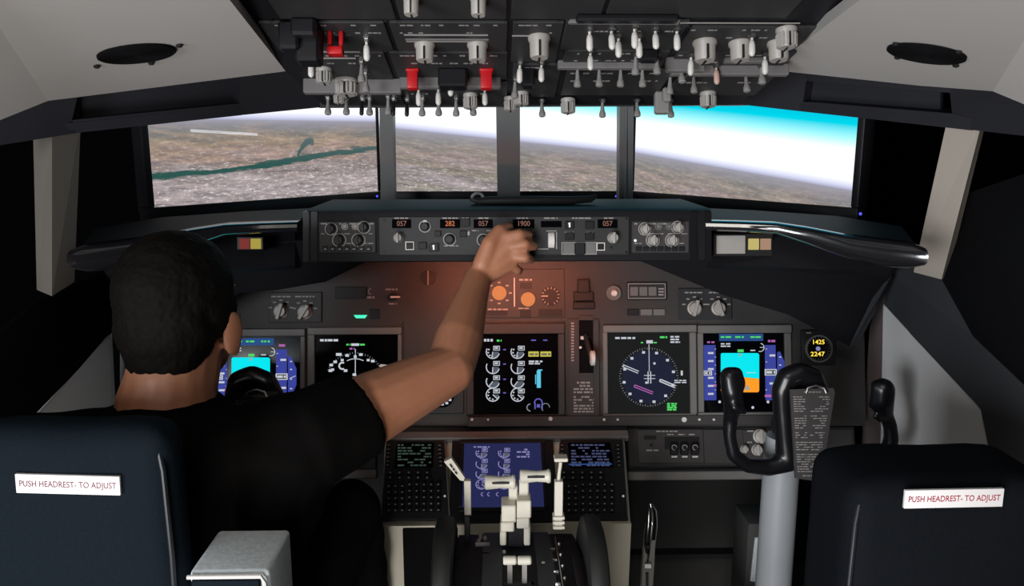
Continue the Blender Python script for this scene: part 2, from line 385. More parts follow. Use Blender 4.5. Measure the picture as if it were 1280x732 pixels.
    sky = ramp(mth('DIVIDE', d, .20, True), [(0, (.42, .43, .58)), (.04, (.70, .72, .92)), (.11, (1.05, 1.08, 1.12)), (.42, (1.12, 1.15, 1.12)), (.56, (.40, 1.0, 1.05)), (.70, (.0, .70, .86)), (1, (.0, .38, .66))])
    L.new(mix(mth('GREATER_THAN', d, 0), ground, sky), e.inputs['Color'])
    e.inputs['Strength'].default_value = 1.0
    return m

def solveY(px, py, z):
    d = ray(px, py); return CAM + d*((z-CZ)/d.z)
TVH = .43
pC = at(475, 239, 2.30); zC = pC.z
pLi = at(474, 240, 2.30); pLi.z = zC; pLo = solveY(193, 259, zC)
pRi = at(791, 239, 2.30); pRi.z = zC; pRo = solveY(1064, 259, zC)
def monitor(lab, A, B, mtl_args, led, ext=(.0, .0)):
    F = Frame(A, B-A, (0, 0, 1)); L = (B-A).length
    t = thing('flat_screen_monitor', lab, 'monitor', F.m, group='monitors showing the outside view')
    b = MB(); z = .012
    b.box((-.018, -.036, -.035), (L+.018, 0, .004), .003); b.box((-.018, TVH, -.035), (L+.018, TVH+.018, .004), .003)
    b.box((-.018, 0, -.035), (0, TVH, .004), .003); b.box((L, 0, -.035), (L+.018, TVH, .004), .003)
    b.build('bezel', K['black'], t)
    b = MB(); b.box((-.01, -.02, -.060), (L+.01, TVH+.01, -.030), .01); b.build('housing', K['matte'], t)
    b = MB(); b.box((0, 0, -.03), (L, TVH, 0)); b.build('screen', screen_material('outside_view', F, **mtl_args), t)
    u, v = F.uv(*led); b = MB(); b.lathe((u, v, .004), (0, 0, 1), [(.0035, 0), (.003, .002)], 12); b.build('status_light', K['e_led'], t)
    b = MB(); b.box((L/2-.1, .12, -.075), (L/2+.1, .30, -.058), .004); b.box((L/2-.03, .18, -.30), (L/2+.03, .24, -.07), .004); b.build('wall_mount', K['matte'], t)
    return t, F
monitor('large screen at left showing a brown city and green river', pLo, pLi,
        dict(horizon=((190, 148), (470, 152)), river=[([(185, 221), (260, 215), (330, 206), (400, 194), (450, 187), (475, 184)], .0085), ([(372, 196), (378, 184), (384, 178), (392, 177)], .010)]), (470, 245))
monitor('middle screen behind the grey centre window post showing the horizon', pC, V((pRi.x, pRi.y, zC)),
        dict(horizon=((490, 160), (775, 190)), green=.55), (770, 245))
monitor('large screen at right showing mostly bright white and cyan sky', pRi, pRo,
        dict(horizon=((790, 190), (1065, 238)), green=.5), (1077, 267))

# ================================================================== windscreen posts, pillars, headers, liners
for i, (x0, x1, xb0, xb1) in enumerate(((473, 490, 476, 493), (619, 650, 622, 650), (775, 793, 774, 791))):
    mb = MB(); a, b = at(x0, 60, 2.14), at(x1, 60, 2.14); c, d = at(xb0, 256, 2.10), at(xb1, 256, 2.10)
    D = V((0, .05, 0)); e = D.copy()
    mb.hexa([c, d, d+e, c+e, a, b, b+e, a+e])
    if i == 2: mb.slab([at(781, 90, 2.13), at(784, 90, 2.13), at(783, 256, 2.09), at(780, 256, 2.09)], .012)
    struct('trim_%d' % (i+1), mb, K['postgrey'])
def hex_pillar(front_top, front_bot, back, name, m):
    mb = MB(); mb.loft([front_bot, front_top]); return struct(name, mb, m)
# left pillar: three-cornered plan
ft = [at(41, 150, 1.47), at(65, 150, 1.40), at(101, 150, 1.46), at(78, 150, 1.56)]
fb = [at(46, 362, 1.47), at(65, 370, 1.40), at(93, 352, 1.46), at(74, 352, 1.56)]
hex_pillar(ft, fb, None, 'trim_4', K['pillarshade'])
ft = [at(1184, 150, 1.52), at(1228, 150, 1.45), at(1233, 150, 1.50), at(1196, 150, 1.60)]
fb = [at(1142, 340, 1.58), at(1177, 349, 1.51), at(1184, 349, 1.56), at(1152, 340, 1.66)]
hex_pillar(ft, fb, None, 'trim_5', K['beige'])

OS = R(14)
OF = Frame(at(640, 133, 1.60), X, (0, -math.cos(OS), math.sin(OS))); OF.base = True
def on_overhead(px, py, w=0.): return OF.at(px, py, w)
# liners
la, lb = at(287, 0, 1.01), on_overhead(357, 89, -.004); lz = at(245, -55, 1.01)
def on3(P3, px, py):
    n = (P3[1]-P3[0]).cross(P3[2]-P3[0]); d = ray(px, py); return CAM+d*((P3[0]-CAM).dot(n)/d.dot(n))
LB = at(60, 126, 1.31); PL3 = (la, lb, LB); LC = on3(PL3, -60, -55)
lz = on3(PL3, 245, -55)
mb = MB(); mb.slab([lz, la, lb, LB, LC], .02); mb.slab([LC, LB, at(0, 150, 1.22), at(-120, 190, 1.05), at(-260, 30, .80)], .02)
struct('ceiling_left', mb, K['liner'])
ra, rb = at(1075, 0, 1.01), on_overhead(990, 64, -.004); rz = at(1130, -55, 1.01)
RB = at(1241, 114, 1.27); PR3 = (ra, rb, RB); RC = on3(PR3, 1345, -55)
rz = on3(PR3, 1130, -55)
mb = MB(); mb.slab([rz, ra, rb, on3(PR3, 960, 87), on3(PR3, 1149, 107), RB, RC], .02); mb.slab([RC, RB, at(1290, 131, 1.19), at(1400, 180, 1.03), at(1540, 30, .80)], .02)
struct('ceiling_right', mb, K['liner'])

def speaker(lab, P3, px, py, wpx, screws, rot):
    a, b, c = P3; u = (b-a).normalized(); u = u if u.x > 0 else -u; n = u.cross(c-a).normalized()
    if n.dot(CAM-a) < 0: n = -n
    F = Frame(a, u, n.cross(u)); F = F.sub(px, py, .001)
    t = thing('ceiling_speaker', lab, 'speaker', F.m, group='round speakers in the ceiling liner')
    r = wpx*F.sc(px, py)/2
    flat = lambda q: V((q.x, q.y*.84, q.z))
    b_ = MB(); b_.lathe((0, 0, 0), (0, 0, 1), [(r*.8, 0), (r, 0), (r, .003), (r*.95, .0045), (r*.92, .003)], 48); b_.v = [flat(q) for q in b_.v]; b_.build('rim', K['matte'], t)
    b_ = MB(); b_.lathe((0, 0, 0), (0, 0, 1), [(r*.94, .001), (r*.9, .0028), (r*.3, .0032)], 48)
    for ring in range(1, 9):
        rr = r*.9*ring/8.6; b_.loft([[V(((rr+dr)*math.cos(2*math.pi*k/40), (rr+dr)*math.sin(2*math.pi*k/40), h)) for k in range(40)] for dr, h in ((-.0012, .003), (-.0008, .0038), (.0008, .0038), (.0012, .003))], False)
    b_.v = [flat(q) for q in b_.v]; b_.build('grille', K['matte'], t)
    for sx, sy in screws:
        uu, vv = F.uv(sx, sy); b_ = MB(); b_.lathe((uu, vv, 0), (0, 0, 1), [(.0045, 0), (.0045, .002), (.003, .0035)], 12); b_.build('screw', K['bezeldark'], t)
speaker('round black speaker grille in the left ceiling liner', (lb, LB, la), 171, 66, 96, ((121, 82), (189, 78), (224, 56), (153, 59)), 0)
speaker('round black speaker grille in the right ceiling liner', (rb, RB, ra), 1158, 66, 95, ((1122, 71), (1195, 81), (1198, 64), (1120, 54)), 0)

# headers (dark frame over the windows, with a recessed slot on either side)
mb = MB(); mb.slab([at(395, 70, 1.70), at(940, 70, 1.70), at(940, 131, 1.70), at(395, 134, 1.70)], .05); struct('trim_6', mb, K['header'])
mb = MB()
HL = lambda px, py: at(px, py, 1.38+(px-60)*(.32/340.))
mb.slab([HL(300, 92), HL(402, 82), HL(402, 134), HL(300, 144)], .04)
mb.slab([HL(90, 150), HL(302, 129), HL(302, 144), HL(95, 166)], .045)
mb.slab([HL(-80, 172), HL(60, 120), HL(98, 116), HL(88, 158), HL(98, 166), HL(-80, 194)], .04)
mb.slab([HL(75, 155), HL(300, 132), HL(310, 138), HL(80, 163)], .03)
bk = V((0, .06, 0)); mb.slab([HL(80, 105)+bk, HL(320, 80)+bk, HL(320, 134)+bk, HL(80, 156)+bk], .01)
struct('trim_7', mb, K['header'])
mb = MB()
HR = lambda px, py: at(px, py, 1.38+(1180-px)*(.32/260.)) if px > 920 else at(px, py, 1.70)
mb.slab([HR(930, 80), HR(1010, 86), HR(1003, 132), HR(1000, 139), HR(930, 131)], .04)
mb.slab([HR(1005, 86), HR(1190, 106), HR(1188, 116), HR(1008, 101)], .04)
mb.slab([HR(996, 127), HR(1020, 128), HR(1192, 142), HR(1215, 148), HR(1215, 163), HR(1073, 147), HR(1000, 139)], .05)
mb.slab([HR(1186, 104), HR(1244, 110), HR(1300, 130), HR(1300, 172), HR(1212, 162), HR(1212, 147), HR(1190, 141)], .045)
mb.slab([HR(990, 80)+bk, HR(1200, 100)+bk, HR(1200, 138)+bk, HR(990, 128)+bk], .01)
struct('trim_8', mb, K['header'])

# right side: mauve strip, white side liner, dark sill; left mirrored glimpses
mb = MB(); mb.slab([at(1107, 338, 1.745), at(1106, 382, 1.735), at(1098, 620, 1.735), at(1098, 760, 1.735), at(1070, 760, 1.83), at(1074, 600, 1.83), at(1087, 410, 1.83)], .012); struct('trim_9', mb, K['strip'])
mb = MB(); mb.slab([at(1104, 380, 1.735), at(1226, 511, 1.36), at(1238, 570, 1.33), at(1238, 900, 1.33), at(1096, 820, 1.735)], .02); struct('wall_right_liner', mb, K['wall'])
mb = MB(); mb.slab([at(1108, 338, 1.74), at(1140, 330, 1.66), at(1176, 347, 1.53), at(1216, 420, 1.40)], .012)
mb.slab([at(1108, 338, 1.74), at(1216, 420, 1.40), at(1300, 500, 1.16), at(1320, 620, 1.12), at(1238, 566, 1.32), at(1226, 511, 1.355), at(1106, 383, 1.73)], .015)
struct('trim_10', mb, K['sill'])
mb = MB(); mb.slab([at(1216, 420, 1.40), at(1176, 347, 1.53), at(1184, 250, 1.62), at(1330, 200, 1.30), at(1400, 500, 1.10), at(1300, 500, 1.16)], .01); struct('trim_11', mb, K['matte'])
mb = MB(); mb.slab([at(140, 415, 1.735), at(135, 423, 1.70), at(20, 545, 1.36), at(10, 600, 1.33), at(10, 900, 1.33), at(160, 820, 1.735)], .02); struct('wall_left_liner', mb, K['wall'])
mb = MB(); mb.slab([at(140, 338, 1.74), at(140, 418, 1.735), at(22, 540, 1.35), at(-80, 620, 1.12), at(-60, 470, 1.16), at(50, 375, 1.46)], .012); struct('trim_12', mb, K['matte'])

# ================================================================== overhead panel
ov = thing('overhead_panel', 'dark overhead switch panel full of ivory toggles and knobs above the windows', 'control panel', OF.m)
mb = MB(); OF.poly(mb, [(250, -50), (287, 0), (357, 89), (404, 131), (925, 131), (975, 80), (992, 62), (1075, 0), (1128, -50)], -.05, 0); mb.build('housing', K['overhead'], ov)
mods = [(335, 24, 486, 60), (383, 62, 486, 96), (492, 24, 634, 60), (492, 62, 634, 96), (640, 24, 700, 74), (640, 77, 698, 118), (704, 22, 852, 58), (704, 60, 832, 82), (705, 84, 832, 116), (856, 30, 1008, 60), (840, 62, 985, 84), (842, 86, 960, 116),
        (412, 100, 500, 129), (506, 100, 634, 129), (330, -40, 486, 20), (492, -40, 634, 20), (640, -40, 760, 20), (766, -40, 1010, 18)]
for x0, y0, x1, y1 in mods:
    mb = MB(); OF.box(mb, x0, y0, x1, y1, 0, .005, .0015)
    for sx, sy in ((x0+4, y0+2), (x1-4, y0+2)): OF.disc(mb, sx, sy, 1.6, .005, .0062, 8)
    mo = mb.build('switch_module', K['module'], ov)
    mb = MB(); OF.scrib(mb, x0+8, y0+3, x1-10, min(y1-2, y0+22), 2, .005, .4, .14); mb.build('lettering', K['tick'], mo)
for x0, y0, x1, h in ((380, 99, 502, .026), (500, 95, 552, .022), (584, 95, 626, .022), (697, 76, 820, .014), (832, 72, 880, .024), (838, 80, 985, .020), (905, 70, 960, .012), (506, 46, 612, .006), (640, 44, 690, .004), (710, 24, 850, .007), (345, 40, 440, .005)):
    mb = MB(); OF.box(mb, x0, y0-2, x1, y0+1.5, 0, h, .002); mb.build('module_edge', K['steplit'], ov)
def toggle(px, py, kind='bat', w=.005, L=.034):
    s = OF.sc(px, py); u, v = OF.uv(px, py, w); tv = rng.uniform(-.16, .16); tu = rng.uniform(-.03, .03)
    ax = V((tu, tv, 1)).normalized(); c = V((u, v, w)); mm = dict(bat='bat', grey='batgrey', cone='batgrey', dark='black', pink='batpink')[kind]
    mb = MB()
    if kind in ('bat', 'pink'):
        r = .0049; prof = [(.0016, .001), (.0022, L*.30), (r*.80, L*.36), (r, L*.52), (r, L*.86), (r*.75, L*.95), (r*.3, L)]
    elif kind == 'dark': r = .0040; prof = [(r*.5, .001), (r*.55, L*.4), (r, L*.55), (r, L*.93), (r*.6, L)]
    else: r = .0062; prof = [(.0018, .001), (.0022, L*.18), (r*.45, L*.28), (r*.62, L*.6), (r*.80, L*.70), (r*.98, L*.78), (r, L*.95), (r*.7, L)]
    mb.lathe(c, ax, prof, 12); t = mb.build('toggle_switch', K[mm], ov)
    mb = MB(); mb.lathe(c, (0, 0, 1), [(.0068, 0), (.0068, .003), (.0048, .0032), (.0044, .007)], 6); mb.build('nut', K['metal'], t)
for p in ((458, 47), (389, 70), (737, 34), (764, 34), (773, 43), (793, 31), (799, 43), (819, 34), (846, 34), (940, 42), (738, 62), (864, 67), (956, 66), (650, 77), (677, 77), (523, 108), (548, 108), (564, 96), (606, 109)): toggle(*p)
for p in ((795, 66), (821, 66), (644, 98), (528, 122), (548, 122), (570, 122), (592, 122), (677, 124), (753, 124), (796, 124), (838, 124), (867, 92), (452, 76), (457, 90)): toggle(*p, 'grey')
for p in ((410, 121), (433, 121), (485, 120), (462, 122), (722, 83), (749, 83), (776, 83), (803, 83), (838, 92), (851, 79), (932, 91), (951, 80)): toggle(*p, 'cone')
for p in ((453, 122), (492, 122), (509, 123)): toggle(*p, 'dark')
toggle(895, 80, 'pink')
def oknob(px, py, r, h, m='cream', ridged=False):
    mb = MB(); OF.knob(mb, px, py, r, .005, h, .92, 24)
    u, v = OF.uv(px, py, .005); rr = r*OF.sc(px, py)
    if ridged:
        for i in range(14):
            a = 2*math.pi*i/14; mb.cyl((u+rr*.88*math.cos(a), v+rr*.88*math.sin(a), .005+h*.3), (u+rr*.84*math.cos(a), v+rr*.84*math.sin(a), .005+h*.95), rr*.14, n=6)
    k = mb.build('rotary_knob', K[m], ov)
    mb = MB(); mb.box((u-rr*.09, v-rr*.9, .005+h*.95), (u+rr*.09, v+rr*.2, .006+h)); mb.box((u-rr*.09, v+rr*.70, .005+h*.3), (u+rr*.09, v+rr*.92, .005+h)); mb.build('pointer_line', K['bezeldark'], k)
for p in ((531, 55, 13, .026), (597, 55, 13, .026), (674, 46, 14, .032), (881, 52, 15, .030), (925, 53, 14, .028), (973, 53, 14, .028), (514, -6, 11, .026), (598, -5, 11, .026)): oknob(*p)
for p in ((983, 36, 13, .028), (405, 86, 10, .024), (433, 100, 14, .026), (588, 118, 9, .026), (638, 122, 8, .024), (652, 116, 9, .022), (710, 124, 9, .026), (885, 116, 10, .026), (424, 114, 7, .022)): oknob(*p, 'knob', True)
mb = MB(); OF.box(mb, 818, 113, 836, 117, .005, .045, .003); OF.box(mb, 828, 108, 838, 112, .005, .03, .003); mb.build('guarded_switch', K['batgrey'], ov)
# red guards
def guard(px, py, w, L, slot):
    u, v = OF.uv(px, py, .005); h = w*OF.sc(px, py)/2; mb = MB()
    if slot:
        mb.box((u-h, v-.006, .005), (u-h*.45, v+.006, .005+L), .0015); mb.box((u+h*.45, v-.006, .005), (u+h, v+.006, .005+L), .0015)
        mb.box((u-h, v-.006, .005+L*.68), (u+h, v+.012, .005+L), .002)
    else:
        mb.box((u-h, v-.009, .006), (u+h, v+.009, .005+L), .002); mb.box((u-h*1.2, v-.012, .005), (u+h*1.2, v+.012, .009), .001)
    mb.build('red_switch_guard', K['red'], ov)
guard(420, 40, 19, .036, True); guard(516, 88, 13, .032, False); guard(608, 88, 14, .032, False)
# black caution-light block and covered switch
mb = MB(); OF.box(mb, 350, 24, 376, 34, .005, .045, .004); OF.box(mb, 372, 28, 402, 40, .005, .058, .004); OF.box(mb, 364, 20, 396, 27, .005, .03, .004); mb.build('covered_switch_block', K['black'], ov)
for x0, y0, x1, y1, L in ((548, 84, 584, 92, .030), (652, 84, 668, 90, .03), (800, 60, 822, 66, .018), (720, 16, 848, 22, .010)):
    mb = MB(); OF.box(mb, x0, y0, x1, y1, .005, .005+L, .003); mb.build('black_switch_cover', K['black'], ov)
for x, y, w in ((560, 54, 2), (560, 60, 1.6)):
    pass
mb = MB()
for x0, x1, y in ((735, 748, 24), (770, 790, 24), (812, 824, 24), (838, 850, 24), (505, 610, 43), (508, 600, 51), (390, 450, 64), (392, 445, 72), (640, 668, 44), (850, 1000, 28)): OF.box(mb, x0, y, x1, y+.9, .0052, .0064)
mb.build('edge_marking', K['tick'], ov)

# ================================================================== glareshield
GF = tilt(630, 295, 1.56, 8)
gl = thing('glareshield', 'black glareshield hood with shiny padded wings under the windows', 'glareshield', M.Translation(at(630, 328, 1.56)))
zt = at(630, 262, 1.56).z
xl, xr = at(385, 300, 1.56).x, at(887, 300, 1.56).x
mb = MB()
b0, b1 = at(630, 328, 1.548), at(630, 262, 1.56)
prof = [(b0.y+.012, b0.z), (b0.y, b0.z+.004), (b1.y-.004, b1.z-.012), (b1.y, b1.z-.002), (b1.y+.014, b1.z+.001), (1.82, zt+.001), (1.835, zt-.012), (1.70, b0.z+.03), (1.66, b0.z)]
rings = [[V((x, y, z)) for y, z in prof] for x in (xl, xr)]
mb.loft(rings); mb.build('hood', K['hood'], gl, world=True)
# dividers at either end of the centre block
for x in (384, 394, 866, 884):
    mb = MB(); p = GF.at(x, 264, .002); q = GF.at(x, 326, .002)
    mb.hexa([q+V((-.006, -.01, 0)), q+V((.006, -.01, 0)), q+V((.006, .03, 0)), q+V((-.006, .03, 0)), p+V((-.006, -.01, 0)), p+V((.006, -.01, 0)), p+V((.006, .03, 0)), p+V((-.006, .03, 0))])
    mb.build('divider', K['gloss'], gl, world=True)
# wings: shiny roll sweeping out and round
def wing(sx):
    P = [(878, 281, 1.575), (920, 282, 1.56), (965, 284, 1.54), (1005, 293, 1.51), (1050, 306, 1.47), (1095, 314, 1.43), (1128, 317, 1.40), (1149, 319, 1.375)]; RZ = (.011, .011, .012, .017, .023, .026, .025, .017)
    rows = []; n = 14
    for i, (px, py, Y) in enumerate(P):
        c = at(px, py, Y); f = i/(len(P)-1)
        ry, rz = (.026+.02*f if i < len(P)-1 else .030), RZ[i]
        x = c.x if sx > 0 else 2*at(628, 300, Y).x-c.x
        ring = []
        for k in range(n):
            a = 2*math.pi*k/n; cs, sn = math.cos(a), math.sin(a)
            ring.append(V((x, c.y+ry*math.copysign(abs(cs)**.75, cs), c.z+rz*math.copysign(abs(sn)**.75, sn))))
        rows.append(ring)
    m_ = MB(); m_.loft(rows); m_.build('padded_wing', K['vinyl'], gl, world=True)
    # hollow between pad and skirt (fascia set back) and top cover
    def mir(p): return V((p.x if sx > 0 else 2*at(628, 300, 1.6).x-p.x, p.y, p.z))
    m_ = MB(); m_.slab([mir(p) for p in (at(884, 279, 1.63), at(1030, 298, 1.62), at(1130, 315, 1.48), at(1112, 340, 1.50), at(884, 330, 1.63))], .02)
    m_.build('fascia', K['hood'], gl, world=True)
    m_ = MB(); m_.loft([[mir(p) for p in (at(884, 279, 1.60), at(960, 281, 1.57), at(1050, 298, 1.50), at(1148, 310, 1.42))],
                        [mir(p) for p in (V((xr+.01, 1.78, zt-.015)), V((xr+.15, 1.76, zt-.02)), V((xr+.30, 1.68, zt-.025)), V((xr+.36, 1.52, zt-.03)))]], False)
    m_.v += [p-V((0, 0, .012)) for p in m_.v]; m_.f = []
    for i in range(3): m_.f += [(i, i+1, 5+i, 4+i), (8+i, 12+i, 13+i, 9+i), (i, 8+i, 9+i, i+1), (4+i, 5+i, 13+i, 12+i)]
    m_.f += [(0, 4, 12, 8), (3, 11, 15, 7)]
    m_.build('top_cover', K['hood'], gl, world=True)
wing(1); wing(-1)
mb = MB(); mb.slab([at(800, 326, 1.66), at(905, 369, 1.68), at(985, 393, 1.68), at(1062, 433, 1.70), at(1090, 396, 1.69), at(1116, 340, 1.66), at(1140, 316, 1.60), at(880, 300, 1.63)], .02); mb.build('lower_skirt', K['hood'], gl, world=True)
mb = MB(); mb.slab([at(1060, 436, 1.69), at(1068, 432, 1.68), at(1114, 345, 1.66), at(1106, 340, 1.67)], .015); mb.build('side_brace', K['header'], gl, world=True)
mb = MB(); mb.slab([at(456, 328, 1.66), at(407, 352, 1.68), at(348, 362, 1.68), at(300, 366, 1.68), at(196, 425, 1.70), at(160, 350, 1.66), at(110, 316, 1.60), at(376, 300, 1.63)], .02); mb.build('lower_skirt', K['hood'], gl, world=True)
def light_block(cols, six):
    for (x0, y0, x1, y1, m_) in cols:
        b_ = MB(); GF.box(b_, x0, y0, x1, y1, -.012, .0, .001); b_.build('warning_light', K[m_], gl, world=False)
glr = Frame(GF.O, GF.u, GF.v)
def gpart(name, m_, rects, w0=-.036, w1=-.018, bev=.001):
    F = GF; b_ = MB()
    for r in rects: F.box(b_, *r, w0, w1, bev)
    b_.v = [F.m @ p for p in b_.v]; return b_.build(name, K[m_], gl, world=True)
gpart('light_surround', 'bezeldark', [(296, 296, 329, 312)], -.05, -.020); gpart('red_warning_light', 'e_cautred', [(299, 298, 312, 311)], -.03, -.018); gpart('amber_caution_light', 'e_cautyel', [(313, 298, 326, 311)], -.03, -.018)
gpart('light_surround', 'bezeldark', [(892, 292, 966, 320)], -.05, -.022); gpart('amber_caution_light', 'e_cautyel2', [(936, 298, 949, 312)], -.03, -.018); gpart('pale_warning_light', 'e_cautpink', [(951, 298, 964, 312)], -.03, -.018)
gpart('annunciator_panel', 'knob', [(896, 294, 932, 317)], -.04, -.017)

st = thing('rubber_strip', 'dark grey strip with curled ends lying on the glareshield under the centre post', 'strip', M.Translation(at(665, 250, 1.70)))
mb = MB(); zz = zt+.009
pts = [V((at(x, 250, 1.68).x, y, zz+dz)) for x, y, dz in ((592, 1.68, .010), (590, 1.68, .004), (596, 1.68, -.002), (612, 1.675, .000), (660, 1.67, .001), (710, 1.67, .0), (738, 1.675, .003), (746, 1.68, .010))]
mb.tube(pts, [.005, .006, .007, .009, .009, .009, .007, .004], 10, .8); mb.build('strip', K['bezeldark'], st, world=True)
mb = MB(); c0 = V((at(597, 247, 1.68).x, 1.68, zz+.004))
mb.tube([c0+V((.012*math.cos(a), .004*math.sin(2*a), .011*math.sin(a))) for a in [i*math.pi/7 for i in range(14)]], .003, 8); mb.build('curled_end', K['batgrey'], st, world=True)

# mode control panel
mf = GF.sub(630, 294, .008)
mc = thing('mode_control_panel', 'long grey autopilot control panel with red digits in the middle of the glareshield', 'control panel', mf.m)
mb = MB(); mf.box(mb, 473, 270, 787, 319, -.012, .004, .002); mb.build('faceplate', K['module'], mc)
def win(F, par, x0, y0, x1, y1, st, m_, w=.004, h=6.5, stretch=.9):
    b_ = MB(); F.box(b_, x0, y0, x1, y1, w-.001, w+.0006); o = b_.build('display_window', K['glass'], par)
    if st:
        b_ = MB(); F.text(b_, st, (x0+x1)/2, (y0+y1)/2, h, w+.0009, 0, stretch); b_.build('digits', K[m_], o)
win(mf, mc, 490, 274, 514, 285, '057', 'e_digitdim'); win(mf, mc, 550, 274, 575, 285, '282', 'e_digit'); win(mf, mc, 592, 274, 616, 285, '057', 'e_digitdim')
win(mf, mc, 641, 274, 668, 285, '1900', 'e_digitdim'); win(mf, mc, 676, 276, 702, 284, None, None); win(mf, mc, 747, 274, 772, 285, '057', 'e_digitdim')
def rknob(F, par, px, py, r, h, m_, w=.004, grip=False, name='knob', ringm=None):
    b_ = MB(); F.knob(b_, px, py, r, w, h, .88, 20, grip); k = b_.build(name, K[m_], par)
    if ringm:
        b_ = MB(); F.ring(b_, px, py, r*1.35, r*1.18, w, w+.0006); b_.build('scale_ring', K[ringm], par)
    return k
rknob(mf, mc, 498, 297, 6.5, .016, 'batgrey', grip=True); rknob(mf, mc, 562, 299, 6, .014, 'module', ringm='tick'); rknob(mf, mc, 531, 283, 5.5, .012, 'module', ringm='knob')
rknob(mf, mc, 766, 297, 7, .018, 'knob', grip=True); rknob(mf, mc, 645, 300, 5, .018, 'module'); rknob(mf, mc, 604, 300, 6, .014, 'module', ringm='tick')
for x, y, s_, lit in ((547, 292, 4, 0), (579, 292, 4.5, 0), (512, 307, 4.2, 1), (751, 308, 4, 1), (581, 278, 6, 0), (542, 309, 6, 2), (712, 281, 5.5, 2), (737, 281, 5.5, 0), (712, 295, 5.5, 0), (737, 295, 5.5, 0), (667, 293, 3, 0), (528, 307, 5, 0)):
    mb = MB(); mf.box(mb, x-s_, y-s_*.85, x+s_, y+s_*.85, .003, .0085, .0008); bt = mb.build('push_button', K['black'], mc)
    if lit == 1:
        mb = MB(); mf.frame(mb, x-s_-1.2, y-s_-1, x+s_+1.2, y+s_+1, 1.1, .004, .0066); mb.build('button_border', K['white'], bt)
    if lit == 2:
        mb = MB(); mf.box(mb, x-.9, y-3, x+.9, y+3, .0085, .0092); mf.box(mb, x-1.8, y-2, x+.9, y-1, .0085, .0092); mb.build('button_light', K['e_lamp'], bt)
    if lit == 0 and s_ == 4.5:
        mb = MB(); mf.box(mb, x+5, y-3, x+8, y+2, .004, .0046); mb.build('button_marking', K['tick'], bt)
mb = MB(); mf.poly(mb, [(529.5, 275), (533, 275), (534.5, 278.5), (528, 278.5)], .004, .0055); mb.build('index_marker', K['white'], mc)
mb = MB()
u, v = mf.uv(689, 300); r = .017
mb.lathe((u-.0065, v, -.004), (1, 0, 0), [(r*.9, 0), (r, .001), (r, .012), (r*.9, .013)], 24); mb.build('thumbwheel', K['white'], mc)
mb = MB(); mf.box(mb, 695, 290, 696.3, 311, .004, .0055); mf.box(mb, 672, 310.5, 686, 311.5, .004, .0055); mf.box(mb, 683, 288, 696, 289, .004, .0055); mb.build('index_marking', K['tick'], mc)
mb = MB(); mf.frame(mb, 702, 302.5, 746, 318, 1, .004, .0056); mb.build('bar_border', K['tick'], mc)
mb = MB(); mf.box(mb, 719, 303.5, 731, 318, .004, .012, .001); mb.build('disengage_bar', K['black'], mc)
for a_, b_ in ((704, 718), (732, 744.5)):
    mb = MB(); mf.box(mb, a_, 304, b_, 317, .004, .006); mb.build('bar_backing', K['bezel'], mc)
mb = MB()
for x0, x1 in ((493, 510), (553, 572), (577, 586), (598, 612), (646, 660), (680, 697), (715, 739), (755, 768)): mf.scrib(mb, x0, 271, x1, 274, 1, .0041, 1, .5)
for x0, y0, x1 in ((590, 287, 598), (608, 287, 614), (706, 289, 718), (732, 289, 742), (536, 303, 548), (555, 306, 573), (508, 301, 514)): mf.scrib(mb, x0, y0, x1, y0+2.2, 1, .0041, 1, .5)
mb.build('lettering', K['tick'], mc)
mb = MB()
for x, y in ((480, 275), (480, 314), (783, 273), (783, 315), (764, 309)): mf.disc(mb, x, y, 1.6, .004, .0052, 10)
mb.build('screw', K['black'], mc)

def efis(px0, px1, lab, dim):
    F = GF.sub((px0+px1)/2, 296, .006)
    t = thing('display_control_panel', lab, 'control panel', F.m, group='small display control panels in the glareshield')
    b_ = MB(); F.box(b_, px0, 276, px1, 316, -.012, .005, .002); b_.build('faceplate', K['module'] if dim else K['panel'], t)
    km = 'module' if dim else 'knob'
    for x, y, r_ in ((16, 286, 6), (57, 284, 6), (26, 300, 6.5), (50, 300, 6.5)): rknob(F, t, px0+x, y, r_, .015, km, .005, True, ringm='tick')
    for x, y in ((33, 283), (46, 283)):
        b_ = MB(); F.ring(b_, px0+x, y, 4.2, 3.2, .005, .0066); F.disc(b_, px0+x, y, 2.4, .005, .007); b_.build('round_button', K['tick'] if dim else K['bezel'], t)
    for i in range(7):
        b_ = MB(); F.box(b_, px0+5+i*9, 308, px0+12+i*9, 313.5, .005, .0085, .0006); q = b_.build('push_button', K['black'], t)
        if dim:
            b_ = MB(); F.box(b_, px0+7+i*9, 310.6, px0+10+i*9, 311.8, .0085, .0089); b_.build('button_marking', K['tick'], q)
    b_ = MB(); F.scrib(b_, px0+3, 278, px1-3, 281, 1, .0051, .6, .5); F.scrib(b_, px0+3, 291, px1-3, 293, 1, .0051, .5, .5); F.scrib(b_, px0+3, 303, px1-3, 305, 1, .0051, .4, .5); b_.build('lettering', K['tick'], t)
    if not dim:
        b_ = MB(); F.disc(b_, px0+4, 300.5, 1.6, .005, .007); b_.build('indicator_light', K['e_lamp'], t)
efis(398, 470, 'small dark control panel left of the long autopilot panel', True)
efis(790, 862, 'small grey control panel right of the long autopilot panel', False)

